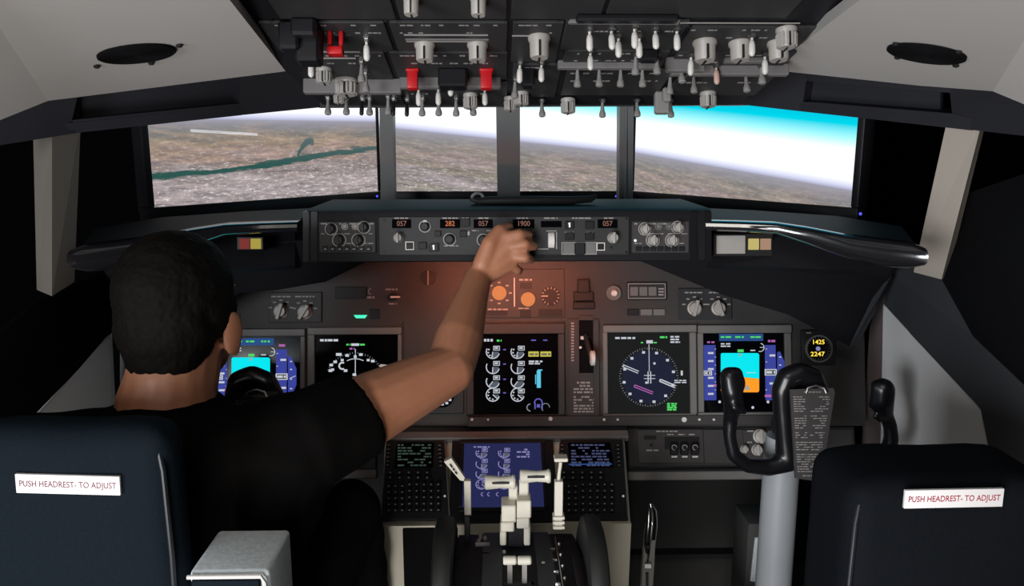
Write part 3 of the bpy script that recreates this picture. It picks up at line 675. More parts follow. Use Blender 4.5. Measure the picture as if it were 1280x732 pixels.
# ================================================================== main instrument panel
MF = tilt(640, 430, 1.80, 13)
mp = thing('instrument_panel', 'main grey instrument panel under the glareshield, warmly lit in the middle', 'instrument panel', MF.m)
mb = MB(); MF.poly(mb, [(330, 262), (930, 262), (1080, 380), (1082, 532), (150, 532), (150, 400)], -.02, 0); mb.build('panel_face', K['panel'], mp)
mb = MB(); MF.box(mb, 585, 519, 1002, 532, 0, .012, .002); MF.box(mb, 255, 519, 505, 532, 0, .012, .002); ra_ = mb.build('lower_rail', K['panel'], mp)
mb = MB()
for x, y, r_ in ((590, 524, 1.7), (610, 524, 1.4), (688, 523, 2.6), (755, 524, 1.7), (772, 524, 1.4), (855, 524, 3.2), (874, 524, 1.5), (892, 524, 1.5)): MF.disc(mb, x, y, r_, .012, .0145, 10)
mb.build('screw', K['white'], ra_)
for x in (504, 583, 706, 749, 873):
    mb = MB(); MF.box(mb, x-.6, 402, x+.6, 519, 0, .0012); mb.build('panel_joint', K['black'], mp)
# knob panels
def kpanel(x0, y0, x1, y1, knobs, lab, dim):
    F = MF.sub((x0+x1)/2, (y0+y1)/2, 0)
    t = thing('selector_panel', lab, 'control panel', F.m, group='two-knob selector panels')
    b_ = MB(); F.box(b_, x0, y0, x1, y1, 0, .005, .0015); b_.build('faceplate', K['panel'] if dim else K['module'], t)
    for x, y in knobs:
        b_ = MB(); F.knob(b_, x, y, 9, .005, .014, .85, 22); u, v = F.uv(x, y, .005); r_ = 9*F.sc(x, y); a = rng.uniform(-.6, .6)
        b_.box((-r_*.24, -r_*1.12, .012), (r_*.24, r_*1.12, .024), .001, 1, M.Translation((u, v, 0)) @ M.Rotation(a, 4, 'Z')); b_.build('selector_knob', K['cream'] if not dim else K['knob'], t)
    b_ = MB()
    for x, y in knobs:
        F.scrib(b_, x-12, y0+4, x+12, y0+7, 1, .0051, .9, .55)
        for k in range(5):
            a = R(20+35*k); b_.add(*box_at(F, x+14*math.cos(a), y-14*math.sin(a), 4, 1.6, .0051))
    b_.build('lettering', K['tick'], t)
def box_at(F, px, py, w, h, z):
    m_ = MB(); F.box(m_, px-w/2, py-h/2, px+w/2, py+h/2, z, z+.0004); return m_.v, m_.f
kpanel(848, 360, 915, 399, ((868, 385), (898, 385)), 'grey panel with two pale selector knobs above the rightmost display', False)
kpanel(336, 365, 402, 403, ((351, 389), (381, 390)), 'dim panel with two selector knobs above the left displays near the pilot', True)
# small items of the instrument panel
mb = MB(); MF.box(mb, 419, 358, 458, 373, 0, .004, .001); MF.box(mb, 428, 361, 456, 370, .004, .0046); mb.build('slot_display', K['bezeldark'], mp)
mb = MB(); MF.scrib(mb, 458, 369, 468, 374, 1, .0003, 1, .5); MF.ring(mb, 464, 364, 4, 3, 0, .0006, 90, 270); MF.scrib(mb, 482, 360, 498, 363, 1, .0003, 1, .6); MF.scrib(mb, 486, 378, 496, 381, 1, .0003, 1, .6); mb.build('lettering', K['tick'], mp)
rknob(MF, mp, 491, 371, 5, .012, 'module', 0)
mb = MB(); MF.box(mb, 488, 370, 500, 372, .012, .014); mb.build('pointer', K['white'], mp)
mb = MB(); MF.poly(mb, [(442, 393.5), (459, 393.5), (456, 397.5), (445, 397.5)], 0, .003); mb.build('green_annunciator', K['e_teal'], mp)
mb = MB(); MF.box(mb, 462, 386, 474, 398, 0, .003, .0008); mb.build('annunciator', K['black'], mp)
mb = MB(); MF.disc(mb, 535, 347, 9.5, 0, .006); k_ = mb.build('round_vent', K['black'], mp)
mb = MB(); MF.box(mb, 534.3, 338, 535.8, 356, .006, .0072); mb.build('bar', K['tick'], k_)
# centre autobrake block
cf = MF.sub(652, 365, 0)
cb = thing('centre_selector_panel', 'orange-lit panel of round knobs just above the middle engine display', 'control panel', cf.m)
mb = MB(); cf.box(mb, 594, 336, 706, 397, 0, .003, .0012); mb.build('faceplate', K['panel'], cb)
mb = MB(); cf.disc(mb, 624, 366, 9, .003, .006); cf.knob(mb, 624, 366, 6.2, .006, .012, .9); mb.build('lit_knob', K['e_knob'], cb)
mb = MB(); cf.knob(mb, 660, 374, 9, .003, .016, .92); mb.build('lit_knob', K['e_knob'], cb)
mb = MB()
for k in range(8):
    a = R(45*k); mb.add(*box_at(cf, 624+14*math.cos(a), 366-13*math.sin(a), 3.6, 1.8, .0031))
cf.scrib(mb, 610, 385, 636, 388, 1, .0031, 1, .6); cf.scrib(mb, 649, 348, 665, 351, 1, .0031, 1, .7); cf.scrib(mb, 648, 384, 663, 386.5, 1, .0031, 1, .6)
cf.ring(mb, 602, 384, 4, 3, .003, .0036); cf.scrib(mb, 599, 368, 606, 371, 1, .0031, 1, .5)
mb.build('lettering', K['tick'], cb)
mb = MB(); cf.box(mb, 642.4, 347, 643.5, 383, .003, .0042); mb.build('divider_line', K['white'], cb)
for q_ in ((608, 388, 634, 394), (650, 353, 665, 361), (650, 387, 664, 396), (673, 386, 703, 395)):
    mb = MB(); cf.box(mb, *q_, .003, .0048); mb.build('annunciator', K['bezeldark'], cb)
mb = MB(); cf.disc(mb, 688, 370, 12.5, .003, .005); dl = mb.build('gauge_dial', K['bezeldark'], cb)
mb = MB()
for k in range(14):
    a = R(-60+24*k); cf.line(mb, 688+9*math.cos(a), 370-9*math.sin(a), 688+11.5*math.cos(a), 370-11.5*math.sin(a), 1, .005, .0056)
cf.box(mb, 677, 369, 685, 370.6, .005, .0062); mb.build('dial_marks', K['tick'], dl)
# gear lever
gf = MF.sub(727, 440, 0)
gp = thing('landing_gear_panel', 'tall slotted landing gear lever panel right of the middle engine display', 'control panel', gf.m)
mb = MB()
for a_, b_, c_, d_ in ((711, 399, 724, 519), (742, 399, 749, 519), (724, 466, 742, 519), (724, 395, 742, 400)): gf.box(mb, a_, b_, c_, d_, 0, .006)
mb.build('faceplate', K['panel'], gp)
mb = MB(); gf.box(mb, 724, 399, 742, 467, .0, .001); mb.build('slot', K['matte'], gp)
mb = MB(); gf.box(mb, 722, 349, 737, 366, 0, .012, .002); gf.box(mb, 717, 364, 742, 376, 0, .010, .002); gf.box(mb, 716, 377, 744, 386, 0, .007, .002); mb.build('gear_light_block', K['bezeldark'], gp)
a = gf.uv(732, 420); b = gf.uv(737, 448)
mb = MB(); mb.capsule((a[0], a[1], .004), (b[0], b[1], .035), .006, .006); lv = mb.build('gear_lever', K['bezeldark'], gp)
mb = MB(); mb.lathe((b[0]-.004, b[1]+.003, .04), (1, 0, 0), [(.012, 0), (.017, .002), (.017, .010), (.012, .013)], 24); mb.build('lever_wheel', K['bat'], lv)
mb = MB(); gf.box(mb, 726, 420, 736, 424, .001, .004); gf.disc(mb, 725.5, 434, 1.6, .006, .008); mb.build('slot_marking', K['white'], gp)
mb = MB(); gf.scrib(mb, 714, 402, 717.5, 452, 14, .0062, .9, .5); gf.scrib(mb, 717, 476, 741, 492, 4, .0062, .9, .55); gf.scrib(mb, 717, 494, 742, 516, 6, .0062, .7, .55); mb.build('lettering', K['tick'], gp)
# right cluster
mb = MB(); MF.disc(mb, 767, 366, 9, 0, .005); MF.ring(mb, 767, 366, 9, 7, .005, .008); k_ = mb.build('round_indicator', K['bezel'], mp)
mb = MB(); MF.knob(mb, 768, 366, 4, .005, .01); mb.build('indicator_knob', K['white'], k_)
mb = MB(); MF.box(mb, 783, 352, 834, 375, 0, .006, .003); pb = mb.build('button_block', K['module'], mp)
for x in (788, 799.5, 811):
    mb = MB(); MF.box(mb, x, 358, x+10, 369.5, .006, .010, .001); mb.build('square_button', K['bezel'], pb)
mb = MB(); MF.frame(mb, 785, 354, 832, 373, .9, .006, .0066); MF.scrib(mb, 823, 359, 830, 370, 3, .0061, 1, .5); mb.build('lettering', K['tick'], pb)
for x, m_ in ((784, 'bezeldark'), (801, 'bezel'), (817, 'bezel')):
    mb = MB(); MF.box(mb, x, 386, x+14.5, 394, 0, .004, .001); mb.build('annunciator', K[m_], mp)

# ================================================================== displays
def display(lab, bz, sc_, rim='bezel', F0=None, glass='glass', depth=.010):
    F = (F0 or MF).sub((bz[0]+bz[2])/2, (bz[1]+bz[3])/2, 0)
    t = thing('display_unit', lab, 'display', F.m, group='flight display units')
    b_ = MB(); x0, y0, x1, y1 = bz; a, b, c, d = sc_
    F.box(b_, x0, y0, x1, b, 0, depth, .0015); F.box(b_, x0, d, x1, y1, 0, depth, .0015); F.box(b_, x0, b, a, d, 0, depth, .0015); F.box(b_, c, b, x1, d, 0, depth, .0015)
    b_.build('bezel', K[rim], t)
    b_ = MB(); F.box(b_, a, b, c, d, 0, .003); s_ = b_.build('screen', K[glass], t)
    return t, F, s_
W0, W1 = .0031, .0034
def sym(F, par, name, m_, fn):
    b_ = MB(); fn(b_); return b_.build(name, K[m_], par, smooth=0)
def pfd(lab, bz, sc_, dx, dy, bank):
    t, F, s = display(lab, bz, sc_)
    o = lambda x, y: (x+dx, y+dy)
    def bx(m_, x0, y0, x1, y1, lv=0): F.box(m_, x0+dx, y0+dy, x1+dx, y1+dy, W0+lv*.0003, W1+lv*.0003)
    sym(F, s, 'mode_strip', 'e_topblue', lambda m_: bx(m_, 899, 417, 954, 426))
    sym(F, s, 'speed_tape', 'e_tape', lambda m_: bx(m_, 880, 431, 895, 500))
    def tape(m_): bx(m_, 956.5, 431, 970, 500); F.poly(m_, [o(971.5, 440), o(975, 439), o(982, 455), o(982, 475), o(975, 492), o(971.5, 490)], W0, W1)
    sym(F, s, 'altitude_tape', 'e_tape', tape)
    sym(F, s, 'sky_half', 'e_cyan', lambda m_: F.poly(m_, [o(901, 442.5), o(902.5, 441), o(947, 441), o(949, 443), o(949, 473), o(901, 468)], W0, W1))
    sym(F, s, 'ground_half', 'e_orange', lambda m_: F.poly(m_, [o(901, 468.2), o(949, 473.2), o(949, 488), o(947.5, 490), o(902.5, 490), o(901, 488)], W0, W1))
    def wh(m_):
        F.scrib(m_, 901+dx, 428+dy, 913+dx, 434+dy, 2, W0, .8, .55)
        F.ring(m_, 950+dx, 434+dy, 5.5, 4.6, W0, W1, -110, 80); F.line(m_, *o(950, 434), *o(955, 434), .8, W0, W1)
        for y in (441, 451, 461, 472, 482, 492): bx(m_, 885, y-1.2, 892, y+1.2, 1); bx(m_, 893.5, y-5.3, 895, y-4.6, 1)
        bx(m_, 879, 463, 890, 469, 2); bx(m_, 956, 461, 971, 469, 2)
        for y in (444, 479): bx(m_, 962, y-1.3, 969, y+1.3, 1)
        for y in (436, 452, 487, 494): bx(m_, 957, y-.4, 959, y+.4, 1)
        bx(m_, 933, 465.2, 945, 465.9, 1); bx(m_, 903, 465.2, 915, 465.9, 1)
        for y in (446, 456, 468, 480): bx(m_, 974, y-.7, 976.5, y+.7, 1)
        F.line(m_, *o(974, 467), *o(981, 464), .8, W1, W1+.0003)
        bx(m_, 938, 437, 944, 438.5)
    sym(F, s, 'white_symbols', 'e_white', wh)
    sym(F, s, 'readout_box', 'glass', lambda m_: (bx(m_, 880.5, 464.2, 888.5, 467.8, 3), bx(m_, 957.5, 462.3, 969.5, 467.8, 3)))
    sym(F, s, 'readout_digits', 'e_white', lambda m_: (F.scrib(m_, 881+dx, 464.6+dy, 888+dx, 467.4+dy, 1, W0+.0013, 1, .8), F.scrib(m_, 958+dx, 463+dy, 969+dx, 467+dy, 1, W0+.0013, 1, .8)))
    sym(F, s, 'green_symbols', 'e_green', lambda m_: (F.scrib(m_, 901+dx, 419.5+dy, 914+dx, 422.5+dy, 1, W1, 1, .7), F.scrib(m_, 919+dx, 419.5+dy, 931+dx, 422.5+dy, 1, W1, 1, .7), F.scrib(m_, 938+dx, 419.5+dy, 951+dx, 422.5+dy, 1, W1, 1, .7), bx(m_, 922, 436.5, 929.5, 440)))
    sym(F, s, 'magenta_symbols', 'e_magenta', lambda m_: (F.scrib(m_, 884+dx, 426+dy, 893+dx, 429+dy, 1, W0, 1, .7), F.scrib(m_, 960+dx, 424+dy, 969+dx, 428+dy, 1, W0, 1, .7), bx(m_, 892, 480, 895.5, 483, 2), bx(m_, 956, 493, 966, 496, 2)))
    sym(F, s, 'attitude_marks', 'e_pale', lambda m_: (F.poly(m_, [o(930, 487), o(934, 480), o(938, 487)], W1, W1+.0003), F.poly(m_, [o(923, 442), o(927, 442), o(925, 446)], W1, W1+.0003)))
    sym(F, s, 'lower_marks', 'e_white', lambda m_: [F.disc(m_, x+dx, y+dy, 1.8, W0, W1, 8) for x, y in ((899.5, 502), (960, 502), (941, 509))])
pfd('rightmost flight display with cyan sky and orange ground, behind the right yoke', (873, 406, 990, 519), (880, 416, 982, 515), 0, 0, 1)
pfd('leftmost flight display with cyan sky, beside the pilot\'s ear', (257, 411, 381, 521), (267, 420, 375, 517), -611.5, 5.5, 1)

def compass(F, s, cx, cy, r, full):
    def ticks(m_):
        for k in range(72 if full else 28):
            a = R(5*k+3) if full else R(20+5*k); L = 2.6 if k % 2 == 0 else 1.5
            F.line(m_, cx+r*math.cos(a), cy-r*math.sin(a), cx+(r-L)*math.cos(a), cy-(r-L)*math.sin(a), .6, W0+.0004, W1+.0004)
    sym(F, s, 'compass_ticks', 'e_grey', ticks)
    def nums(m_):
        for k in range(12 if full else 5):
            a = R(30*k+12) if full else R(30*k+30); F.box(m_, cx+(r-5.5)*math.cos(a)-1.8, cy-(r-5.5)*math.sin(a)-1.5, cx+(r-5.5)*math.cos(a)+1.8, cy-(r-5.5)*math.sin(a)+1.5, W0+.0004, W1+.0004)
    sym(F, s, 'compass_numbers', 'e_white', nums)
# right navigation display
t, F, s = display('right navigation display with a full compass circle left of the right yoke', (754, 406, 871, 519), (760, 415, 863, 517), glass='glasssheen')
sym(F, s, 'map_area', 'e_ndblue', lambda m_: F.disc(m_, 811, 471, 33, W0-.0001, W0+.0001, 40))
compass(F, s, 811, 471, 37, True)
def loop(m_, x0, y0, x1, y1, t_, h=2.6):
    d = V((x1-x0, y1-y0)).normalized(); n = V((-d.y, d.x))*h
    for sg in (1, -1): F.line(m_, x0+n.x*sg/2, y0+n.y*sg/2, x1+n.x*sg/2, y1+n.y*sg/2, t_, W0+.0004, W1+.0004)
    F.line(m_, x0-n.x/2, y0-n.y/2, x0+n.x/2, y0+n.y/2, t_, W0+.0004, W1+.0004)
def ndw(m_):
    loop(m_, 779, 457, 798, 465, 1.1); loop(m_, 825, 475, 844, 483, 1.5)
    F.scrib(m_, 769, 420.5, 794, 424, 1, W0, 1, .7); F.scrib(m_, 838, 419, 850, 429, 3, W0, 1, .6)
    for y in (468, 472): F.box(m_, 805, y-.5+1, 819, y+.3+1, W0+.0004, W1+.0004)
    F.box(m_, 809.6, 464, 810.8, 479, W0+.0004, W1+.0004); F.box(m_, 812.8, 464, 814, 479, W0+.0004, W1+.0004); F.box(m_, 811, 430, 811.8, 464, W0+.0004, W1+.0004)
    F.box(m_, 808, 425, 816, 429, W0, W1); F.disc(m_, 818, 454, 1.6, W0+.0004, W1+.0004, 8); F.disc(m_, 808, 478, 1.6, W0+.0004, W1+.0004, 8)
    F.box(m_, 851, 463, 853.5, 469, W0, W1); F.scrib(m_, 843, 474, 858, 479, 2, W0, 1, .6)
sym(F, s, 'white_symbols', 'e_white', ndw)
sym(F, s, 'course_line', 'e_magenta', lambda m_: loop(m_, 793, 482, 816, 491, 1.1))
sym(F, s, 'green_symbols', 'e_green', lambda m_: (F.scrib(m_, 825, 419.5, 834, 423, 1, W0, 1, .7), F.scrib(m_, 801, 427, 806, 429, 1, W0, 1, .8), F.scrib(m_, 817, 427, 822, 429, 1, W0, 1, .8), F.scrib(m_, 834, 503, 846, 513, 4, W0, .95, .8)))
# left navigation display
t, F, s = display('left navigation display with a white compass arc above the pilot\'s shoulder', (384, 409, 502, 521), (393, 418, 497, 517))
compass(F, s, 444, 478, 38, False)
def ndl(m_):
    F.scrib(m_, 400, 423, 424, 427, 1, W0, 1, .7); F.box(m_, 443.6, 436, 444.6, 476, W0, W1); F.ring(m_, 444, 470, 22.5, 21.5, W0+.0004, W1+.0004, 62, 118)
    F.ring(m_, 428, 457, 5, 3, W0+.0004, W1+.0004, 60, 300); F.box(m_, 420, 441, 427, 444.5, W0+.0006, W1+.0006)
    for x, y in ((414, 456), (419, 452), (432, 463), (413, 463), (466, 451), (451, 443), (434, 444), (443, 468)): F.box(m_, x-2.2, y-1.6, x+2.2, y+1.6, W0+.0006, W1+.0006)
    F.box(m_, 439, 429, 449, 432, W0, W1)
sym(F, s, 'white_symbols', 'e_white', ndl)
sym(F, s, 'wind_arrow', 'e_pale', lambda m_: F.poly(m_, [(473, 457), (476, 455), (488, 456), (476, 459)], W0, W1))
sym(F, s, 'green_symbols', 'e_green', lambda m_: (F.scrib(m_, 433, 429, 438, 432, 1, W0, 1, .7), F.scrib(m_, 450, 429, 456, 432, 1, W0, 1, .7)))
sym(F, s, 'magenta_symbols', 'e_magenta', lambda m_: F.scrib(m_, 437, 434, 443, 437, 1, W0, 1, .7))
# engine displays
def engine(F, s, cols, rows, r, wm, sm, k):
    for x in cols:
        for j, y in enumerate(rows):
            def arc(m_):
                F.ring(m_, x, y, r, r-1.3*k, W0+.0006, W1+.0006, 150 if j < 3 else 90, 345); F.frame(m_, x+.5*k, y-r*.85, x+r, y-r*.2, .9*k, W0+.0006, W1+.0006)
                if j in (0, 3):
                    for a in (150, 190, 230, 270): F.box(m_, x+(r-3)*math.cos(R(a))-1*k, y-(r-3)*math.sin(R(a))-.8*k, x+(r-3)*math.cos(R(a))+1*k, y-(r-3)*math.sin(R(a))+.8*k, W0, W1)
                a = R((260, 268, 232, 318)[j % 4]); F.line(m_, x, y, x+r*math.cos(a), y-r*math.sin(a), 1.1*k, W0+.0006, W1+.0006)
                F.box(m_, x+2.2*k, y-r*.68, x+r-2.2*k, y-r*.42, W0+.0006, W1+.0006)
            sym(F, s, 'gauge', wm, arc)
            sym(F, s, 'gauge_sector', sm, lambda m_: F.sector(m_, x, y, r-1.4*k, (260, 268, 232, 318)[j % 4], 362, W0, W1))
t, F, s = display('middle engine display with eight white round gauges, centre of the panel', (583, 404, 706, 519), (592, 417, 698, 518), 'panel')
engine(F, s, (616, 647), (439.5, 458.5, 476.5, 493), 8.8, 'e_white', 'e_sec', 1)
sym(F, s, 'yellow_boxes', 'e_yellow', lambda m_: (F.box(m_, 660.5, 439, 673.5, 445.5, W0, W1), F.box(m_, 675.5, 439, 689, 445.5, W0, W1)))
sym(F, s, 'box_text', 'e_sec', lambda m_: (F.scrib(m_, 662, 441, 672, 444, 1, W1, 1, .7), F.scrib(m_, 677, 441, 688, 444, 1, W1, 1, .7)))
sym(F, s, 'white_text', 'e_white', lambda m_: (F.scrib(m_, 661, 450, 680, 453, 1, W0, 1, .7), F.scrib(m_, 661, 453, 675, 455.5, 1, W0, 1, .7), F.scrib(m_, 605, 423, 616, 427, 1, W0, 1, .8)))
sym(F, s, 'green_text', 'e_green', lambda m_: F.scrib(m_, 621, 424, 627, 427, 1, W0, 1, .8))
sym(F, s, 'blue_text', 'e_purple', lambda m_: (F.scrib(m_, 664, 424, 670, 426, 1, W0, 1, .8), F.scrib(m_, 679, 424, 686, 426, 1, W0, 1, .8), F.scrib(m_, 595, 424, 602, 427, 1, W0, 1, .6), [F.box(m_, 629, y-1, 632.5, y+.5, W0, W1) for y in (437, 455, 474, 491)]))
sym(F, s, 'fuel_bar', 'e_bar', lambda m_: (F.box(m_, 671, 463, 676, 484.5, W0, W1), F.box(m_, 669, 468, 670.2, 480, W0, W1), F.box(m_, 672, 461.5, 678, 463, W0, W1)))
sym(F, s, 'quantity_arcs', 'e_grey', lambda m_: (F.ring(m_, 663, 509, 5, 3.6, W0, W1, 90, 270), F.ring(m_, 682, 509, 5.5, 4.6, W0, W1, 0, 230)))
sym(F, s, 'quantity_arc', 'e_purple', lambda m_: (F.ring(m_, 673, 503, 5.5, 4, W0, W1, -30, 210), F.box(m_, 668, 503, 669.5, 511, W0, W1), F.box(m_, 677, 503, 678.5, 511, W0, W1), F.box(m_, 671, 505, 675, 509, W0, W1)))

# standby gauge between the displays, clock at right
sf = MF.sub(548, 492, 0)
sg = thing('standby_gauge', 'round standby gauge with white marks behind the pilot\'s elbow', 'gauge', sf.m)
mb = MB(); sf.box(mb, 512, 466, 580, 517, 0, .006, .002); mb.build('faceplate', K['module'], sg)
mb = MB(); sf.ring(mb, 553, 494, 18, 15, .006, .012); mb.build('bezel_ring', K['black'], sg)
mb = MB(); sf.disc(mb, 553, 494, 15, .006, .007); d_ = mb.build('dial', K['glass'], sg)
def dm(m_):
    for k in range(12):
        a = R(30*k); sf.box(m_, 553+11*math.cos(a)-1.7, 494-11*math.sin(a)-1.4, 553+11*math.cos(a)+1.7, 494-11*math.sin(a)+1.4, .007, .0075)
    sf.line(m_, 553, 494, 560, 500, 1.2, .007, .0078)
sym(sf, d_, 'dial_marks', 'e_white', dm)
clf = MF.sub(1024, 434, 0)
ck = thing('panel_clock', 'round panel clock with amber digits right of the rightmost display', 'clock', clf.m)
mb = MB(); clf.box(mb, 1002, 412, 1045, 456, 0, .010, .004, 2); mb.build('case', K['bezeldark'], ck)
mb = MB(); clf.ring(mb, 1023, 435.5, 17, 15, .010, .015); mb.build('bezel_ring', K['bezel'], ck)
mb = MB(); clf.disc(mb, 1023, 435.5, 15, .010, .011); d_ = mb.build('dial', K['glass'], ck)
mb = MB(); clf.text(mb, '1425', 1023, 427.5, 5.5, .0116, 0, 1.05); clf.text(mb, '2247', 1022, 442.5, 5.5, .0116, 0, 1.15); mb.build('amber_digits', K['e_amber'], d_)
sym(clf, d_, 'centre_dot', 'e_violet', lambda m_: clf.disc(m_, 1022.5, 435.5, 2.7, .011, .0125, 12))
mb = MB()
for k in range(24):
    a = R(15*k); clf.line(mb, 1023+13*math.cos(a), 435.5-13*math.sin(a), 1023+14.4*math.cos(a), 435.5-14.4*math.sin(a), .6, .011, .0114)
clf.scrib(mb, 1008, 414.5, 1014, 417, 1, .0101, 1, .6); clf.scrib(mb, 1030, 414.5, 1044, 417, 1, .0101, 1, .6); mb.build('dial_marks', K['tick'], d_)

# ================================================================== lower shelf panels
LF = tilt(840, 565, 1.74, 20)
sh = thing('lower_shelf', 'dark lower shelf with a pale lip running below the displays', 'shelf', LF.m)
mb = MB(); LF.box(mb, 785, 534, 1070, 590, -.03, 0, .002); LF.box(mb, 250, 534, 470, 590, -.03, 0, .002); LF.box(mb, 470, 530, 785, 545, -.03, 0, .002); mb.build('face', K['module'], sh)
for a_, b_ in ((785, 1072), (250, 470)):
    mb = MB(); LF.box(mb, a_, 588, b_, 599, -.02, .018, .002); mb.build('lip', K['bezel'], sh)
mb = MB(); LF.box(mb, 786, 585, 1072, 588.5, 0, .014, .001); mb.build('groove', K['black'], sh)
wf = LF.sub(838, 558, 0)
wp = thing('switch_panel', 'small grey panel with three guarded switches below the right displays', 'control panel', wf.m)
mb = MB(); wf.box(mb, 797, 536, 880, 579, 0, .006, .002); mb.build('faceplate', K['panel'], wp)
mb = MB(); wf.box(mb, 880, 536, 930, 579, 0, .005, .002); mb.build('blank_plate', K['panel'], wp)
mb = MB(); wf.box(mb, 831, 546, 874, 561, .006, .008); wf.box(mb, 805, 544, 820, 549, .006, .0075); wf.disc(mb, 814, 556, 2, .006, .008); mb.build('recess', K['black'], wp)
for x in (843, 856, 869):
    mb = MB(); wf.box(mb, x-4.5, 554, x+4.5, 568, .006, .020, .0015); g_ = mb.build('guarded_switch', K['black'], wp)
    mb = MB(); wf.box(mb, x-3.5, 569.5, x+3.5, 571.5, .0061, .0072); mb.build('switch_marking', K['white'], g_)
    mb = MB(); wf.ring(mb, x, 559, 3.4, 2.6, .020, .0206, 0, 270); mb.build('guard_marking', K['tick'], g_)
mb = MB(); wf.scrib(mb, 820, 537.5, 847, 540, 1, .0061, 1, .6); wf.scrib(mb, 808, 561, 823, 564, 1, .0061, 1, .6)
for x in (834, 848, 861): wf.scrib(mb, x, 541.5, x+8, 544, 1, .0061, 1, .6)
mb.build('lettering', K['tick'], wp)
# knobs seen through the right yoke
kf = LF.sub(945, 552, 0)
kp = thing('flood_light_panel', 'small knob panel seen through the open loop of the right yoke', 'control panel', kf.m)
mb = MB(); kf.box(mb, 930, 536, 1068, 579, 0, .005, .002); mb.build('faceplate', K['panel'], kp)
for x, y, r_ in ((950, 545, 9), (926+4, 561, 5), (946, 562, 7)): rknob(kf, kp, x, y, r_, .012, 'knob', .005, True)
mb = MB(); kf.scrib(mb, 934, 537, 942, 540, 1, .0052, 1, .6); kf.scrib(mb, 934, 551, 940, 554, 1, .0052, 1, .6); mb.build('lettering', K['tick'], kp)

# ================================================================== pedestal, CDUs, lower display
PB = R(30)
PF = Frame(at(628, 546, 1.725), X, (0, math.cos(PB), math.sin(PB)))
pd = thing('centre_pedestal', 'cream centre pedestal body carrying keypads between the seats', 'pedestal', M.Translation((PF.O.x, 1.55, 0)))
zb = PF.at(628, 650).z; yb = PF.at(628, 650).y
xL, xR = PF.at(476, 655).x, PF.at(789, 655).x
ztp, ytp = PF.O.z, PF.O.y
mb = MB()
xLt, xRt = PF.at(481, 547).x, PF.at(781, 547).x
w = PF.w*-.006
mb.loft([[V((xLt, ytp, ztp))+w, V((xL, yb, zb))+w, V((xL, yb-.012, zb-.004)), V((xL+.008, yb-.01, 0)), V((xLt, ytp+.05, 0))],
         [V((xRt, ytp, ztp))+w, V((xR, yb, zb))+w, V((xR, yb-.012, zb-.004)), V((xR-.008, yb-.01, 0)), V((xRt, ytp+.05, 0))]])
mb.build('body', K['pedestal'], pd, world=True)
mb = MB(); q0, q1 = PF.uv(564, 600)[0], PF.uv(694, 600)[0]
b_ = MB(); PF.box(b_, 563, 547, 695, 652, -.004, .004, .001); mb.v = [PF.m @ p for p in b_.v]; mb.f = b_.f; mb.build('centre_plate', K['overhead'], pd, world=True)
mb = MB(); b_ = MB(); PF.box(b_, 470, 538, 786, 547, -.006, .012, .002); mb.v = [PF.m @ p for p in b_.v]; mb.f = b_.f; mb.build('upper_edge', K['bezel'], pd, world=True)

b_ = MB(); p_, q_ = at(503, 656, yb-.014), at(572, 656, yb-.014); b_.box((p_.x, yb-.016, .02), (q_.x, yb-.005, zb-.008), .003); b_.build('black_plate', K['matte'], pd, world=True)  # plain black plate over the left of the cream front
def cdu(x0, x1, lab, scm, txt):
    F = PF.sub((x0+x1)/2, 598, 0)
    t = thing('flight_computer_keypad', lab, 'keypad', F.m, group='flight computer keypads on the pedestal')
    b_ = MB(); w_ = x1-x0
    F.poly(b_, [(x0+3, 549), (x1-6, 549), (x1, 648), (x0-4, 648)], -.002, .006); b_.build('case', K['bezeldark'], t)
    b_ = MB(); F.line(b_, x0+3, 549, x0-4, 648, 1.3, .006, .008); F.line(b_, x1-6, 549, x1, 648, 1.3, .006, .008); b_.build('edge_trim', K['bezel'], t)
    sx0, sx1 = x0+14, x1-20
    b_ = MB(); F.box(b_, sx0, 553, sx1, 584, .006, .0075); s_ = b_.build('screen', K['glass'], t)
    sym(F, s_, 'text_lines', scm, lambda m_: F.scrib(m_, sx0+3, 554, sx1-3, 583, 8, .0076, .7, .5))
    if txt: sym(F, s_, 'scratchpad_line', 'e_topblue', lambda m_: F.box(m_, sx0, 579, sx1, 580.5, .0076, .0079))
    for i in range(6):
        for xx in (x0+6+(-.06*(553+i*5.6-549)), x1-13+(.06*(553+i*5.6-549))):
            b_ = MB(); y = 556+i*5; F.box(b_, xx-3, y-1.3, xx+3, y+1.3, .006, .009, .0005); q = b_.build('line_key', K['black'], t)
            b_ = MB(); F.box(b_, xx-1.4, y-.4, xx+1.4, y+.4, .009, .0093); b_.build('key_mark', K['tick'], q)
    keys = []
    for i in range(5):
        for j in range(2): keys.append((x0+8+i*11.5, 590+j*6.5, 4.6, 2.3))
    for r_ in range(5):
        for c in range(3): keys.append((x0+6+c*8.4, 607+r_*7.6, 2.9, 2.8))
        for c in range(5): keys.append((x0+32+c*9, 605+r_*8, 3.1, 3.0))
    for kx, ky, kw, kh in keys:
        b_ = MB(); F.box(b_, kx-kw, ky-kh, kx+kw, ky+kh, .006, .0095); q = b_.build('key', K['black'], t)
        b_ = MB(); F.box(b_, kx-1.3, ky-.7, kx+.9, ky+.7, .0095, .0099); b_.build('key_mark', K['tick'], q)
    b_ = MB(); F.disc(b_, x1-6, 620, 1.3, .006, .008); b_.build('indicator_light', K['e_pale'], t)
cdu(480, 562, 'keypad computer with a greenish dim screen, left half of the pedestal', 'e_cdugreen', False)
cdu(697, 785, 'keypad computer with a bluish screen, right half of the pedestal', 'e_cduviolet', True)
t, F, s = display('lower blue-lit engine display behind the thrust levers', (574, 549, 682, 638), (579, 553, 678, 633), 'bezeldark', PF.sub(628, 592, .004), 'glassblue', .005)
engine(F, s, (602, 630), (566, 579.5, 592, 605), 7.6, 'e_violet', 'e_dim', .9)
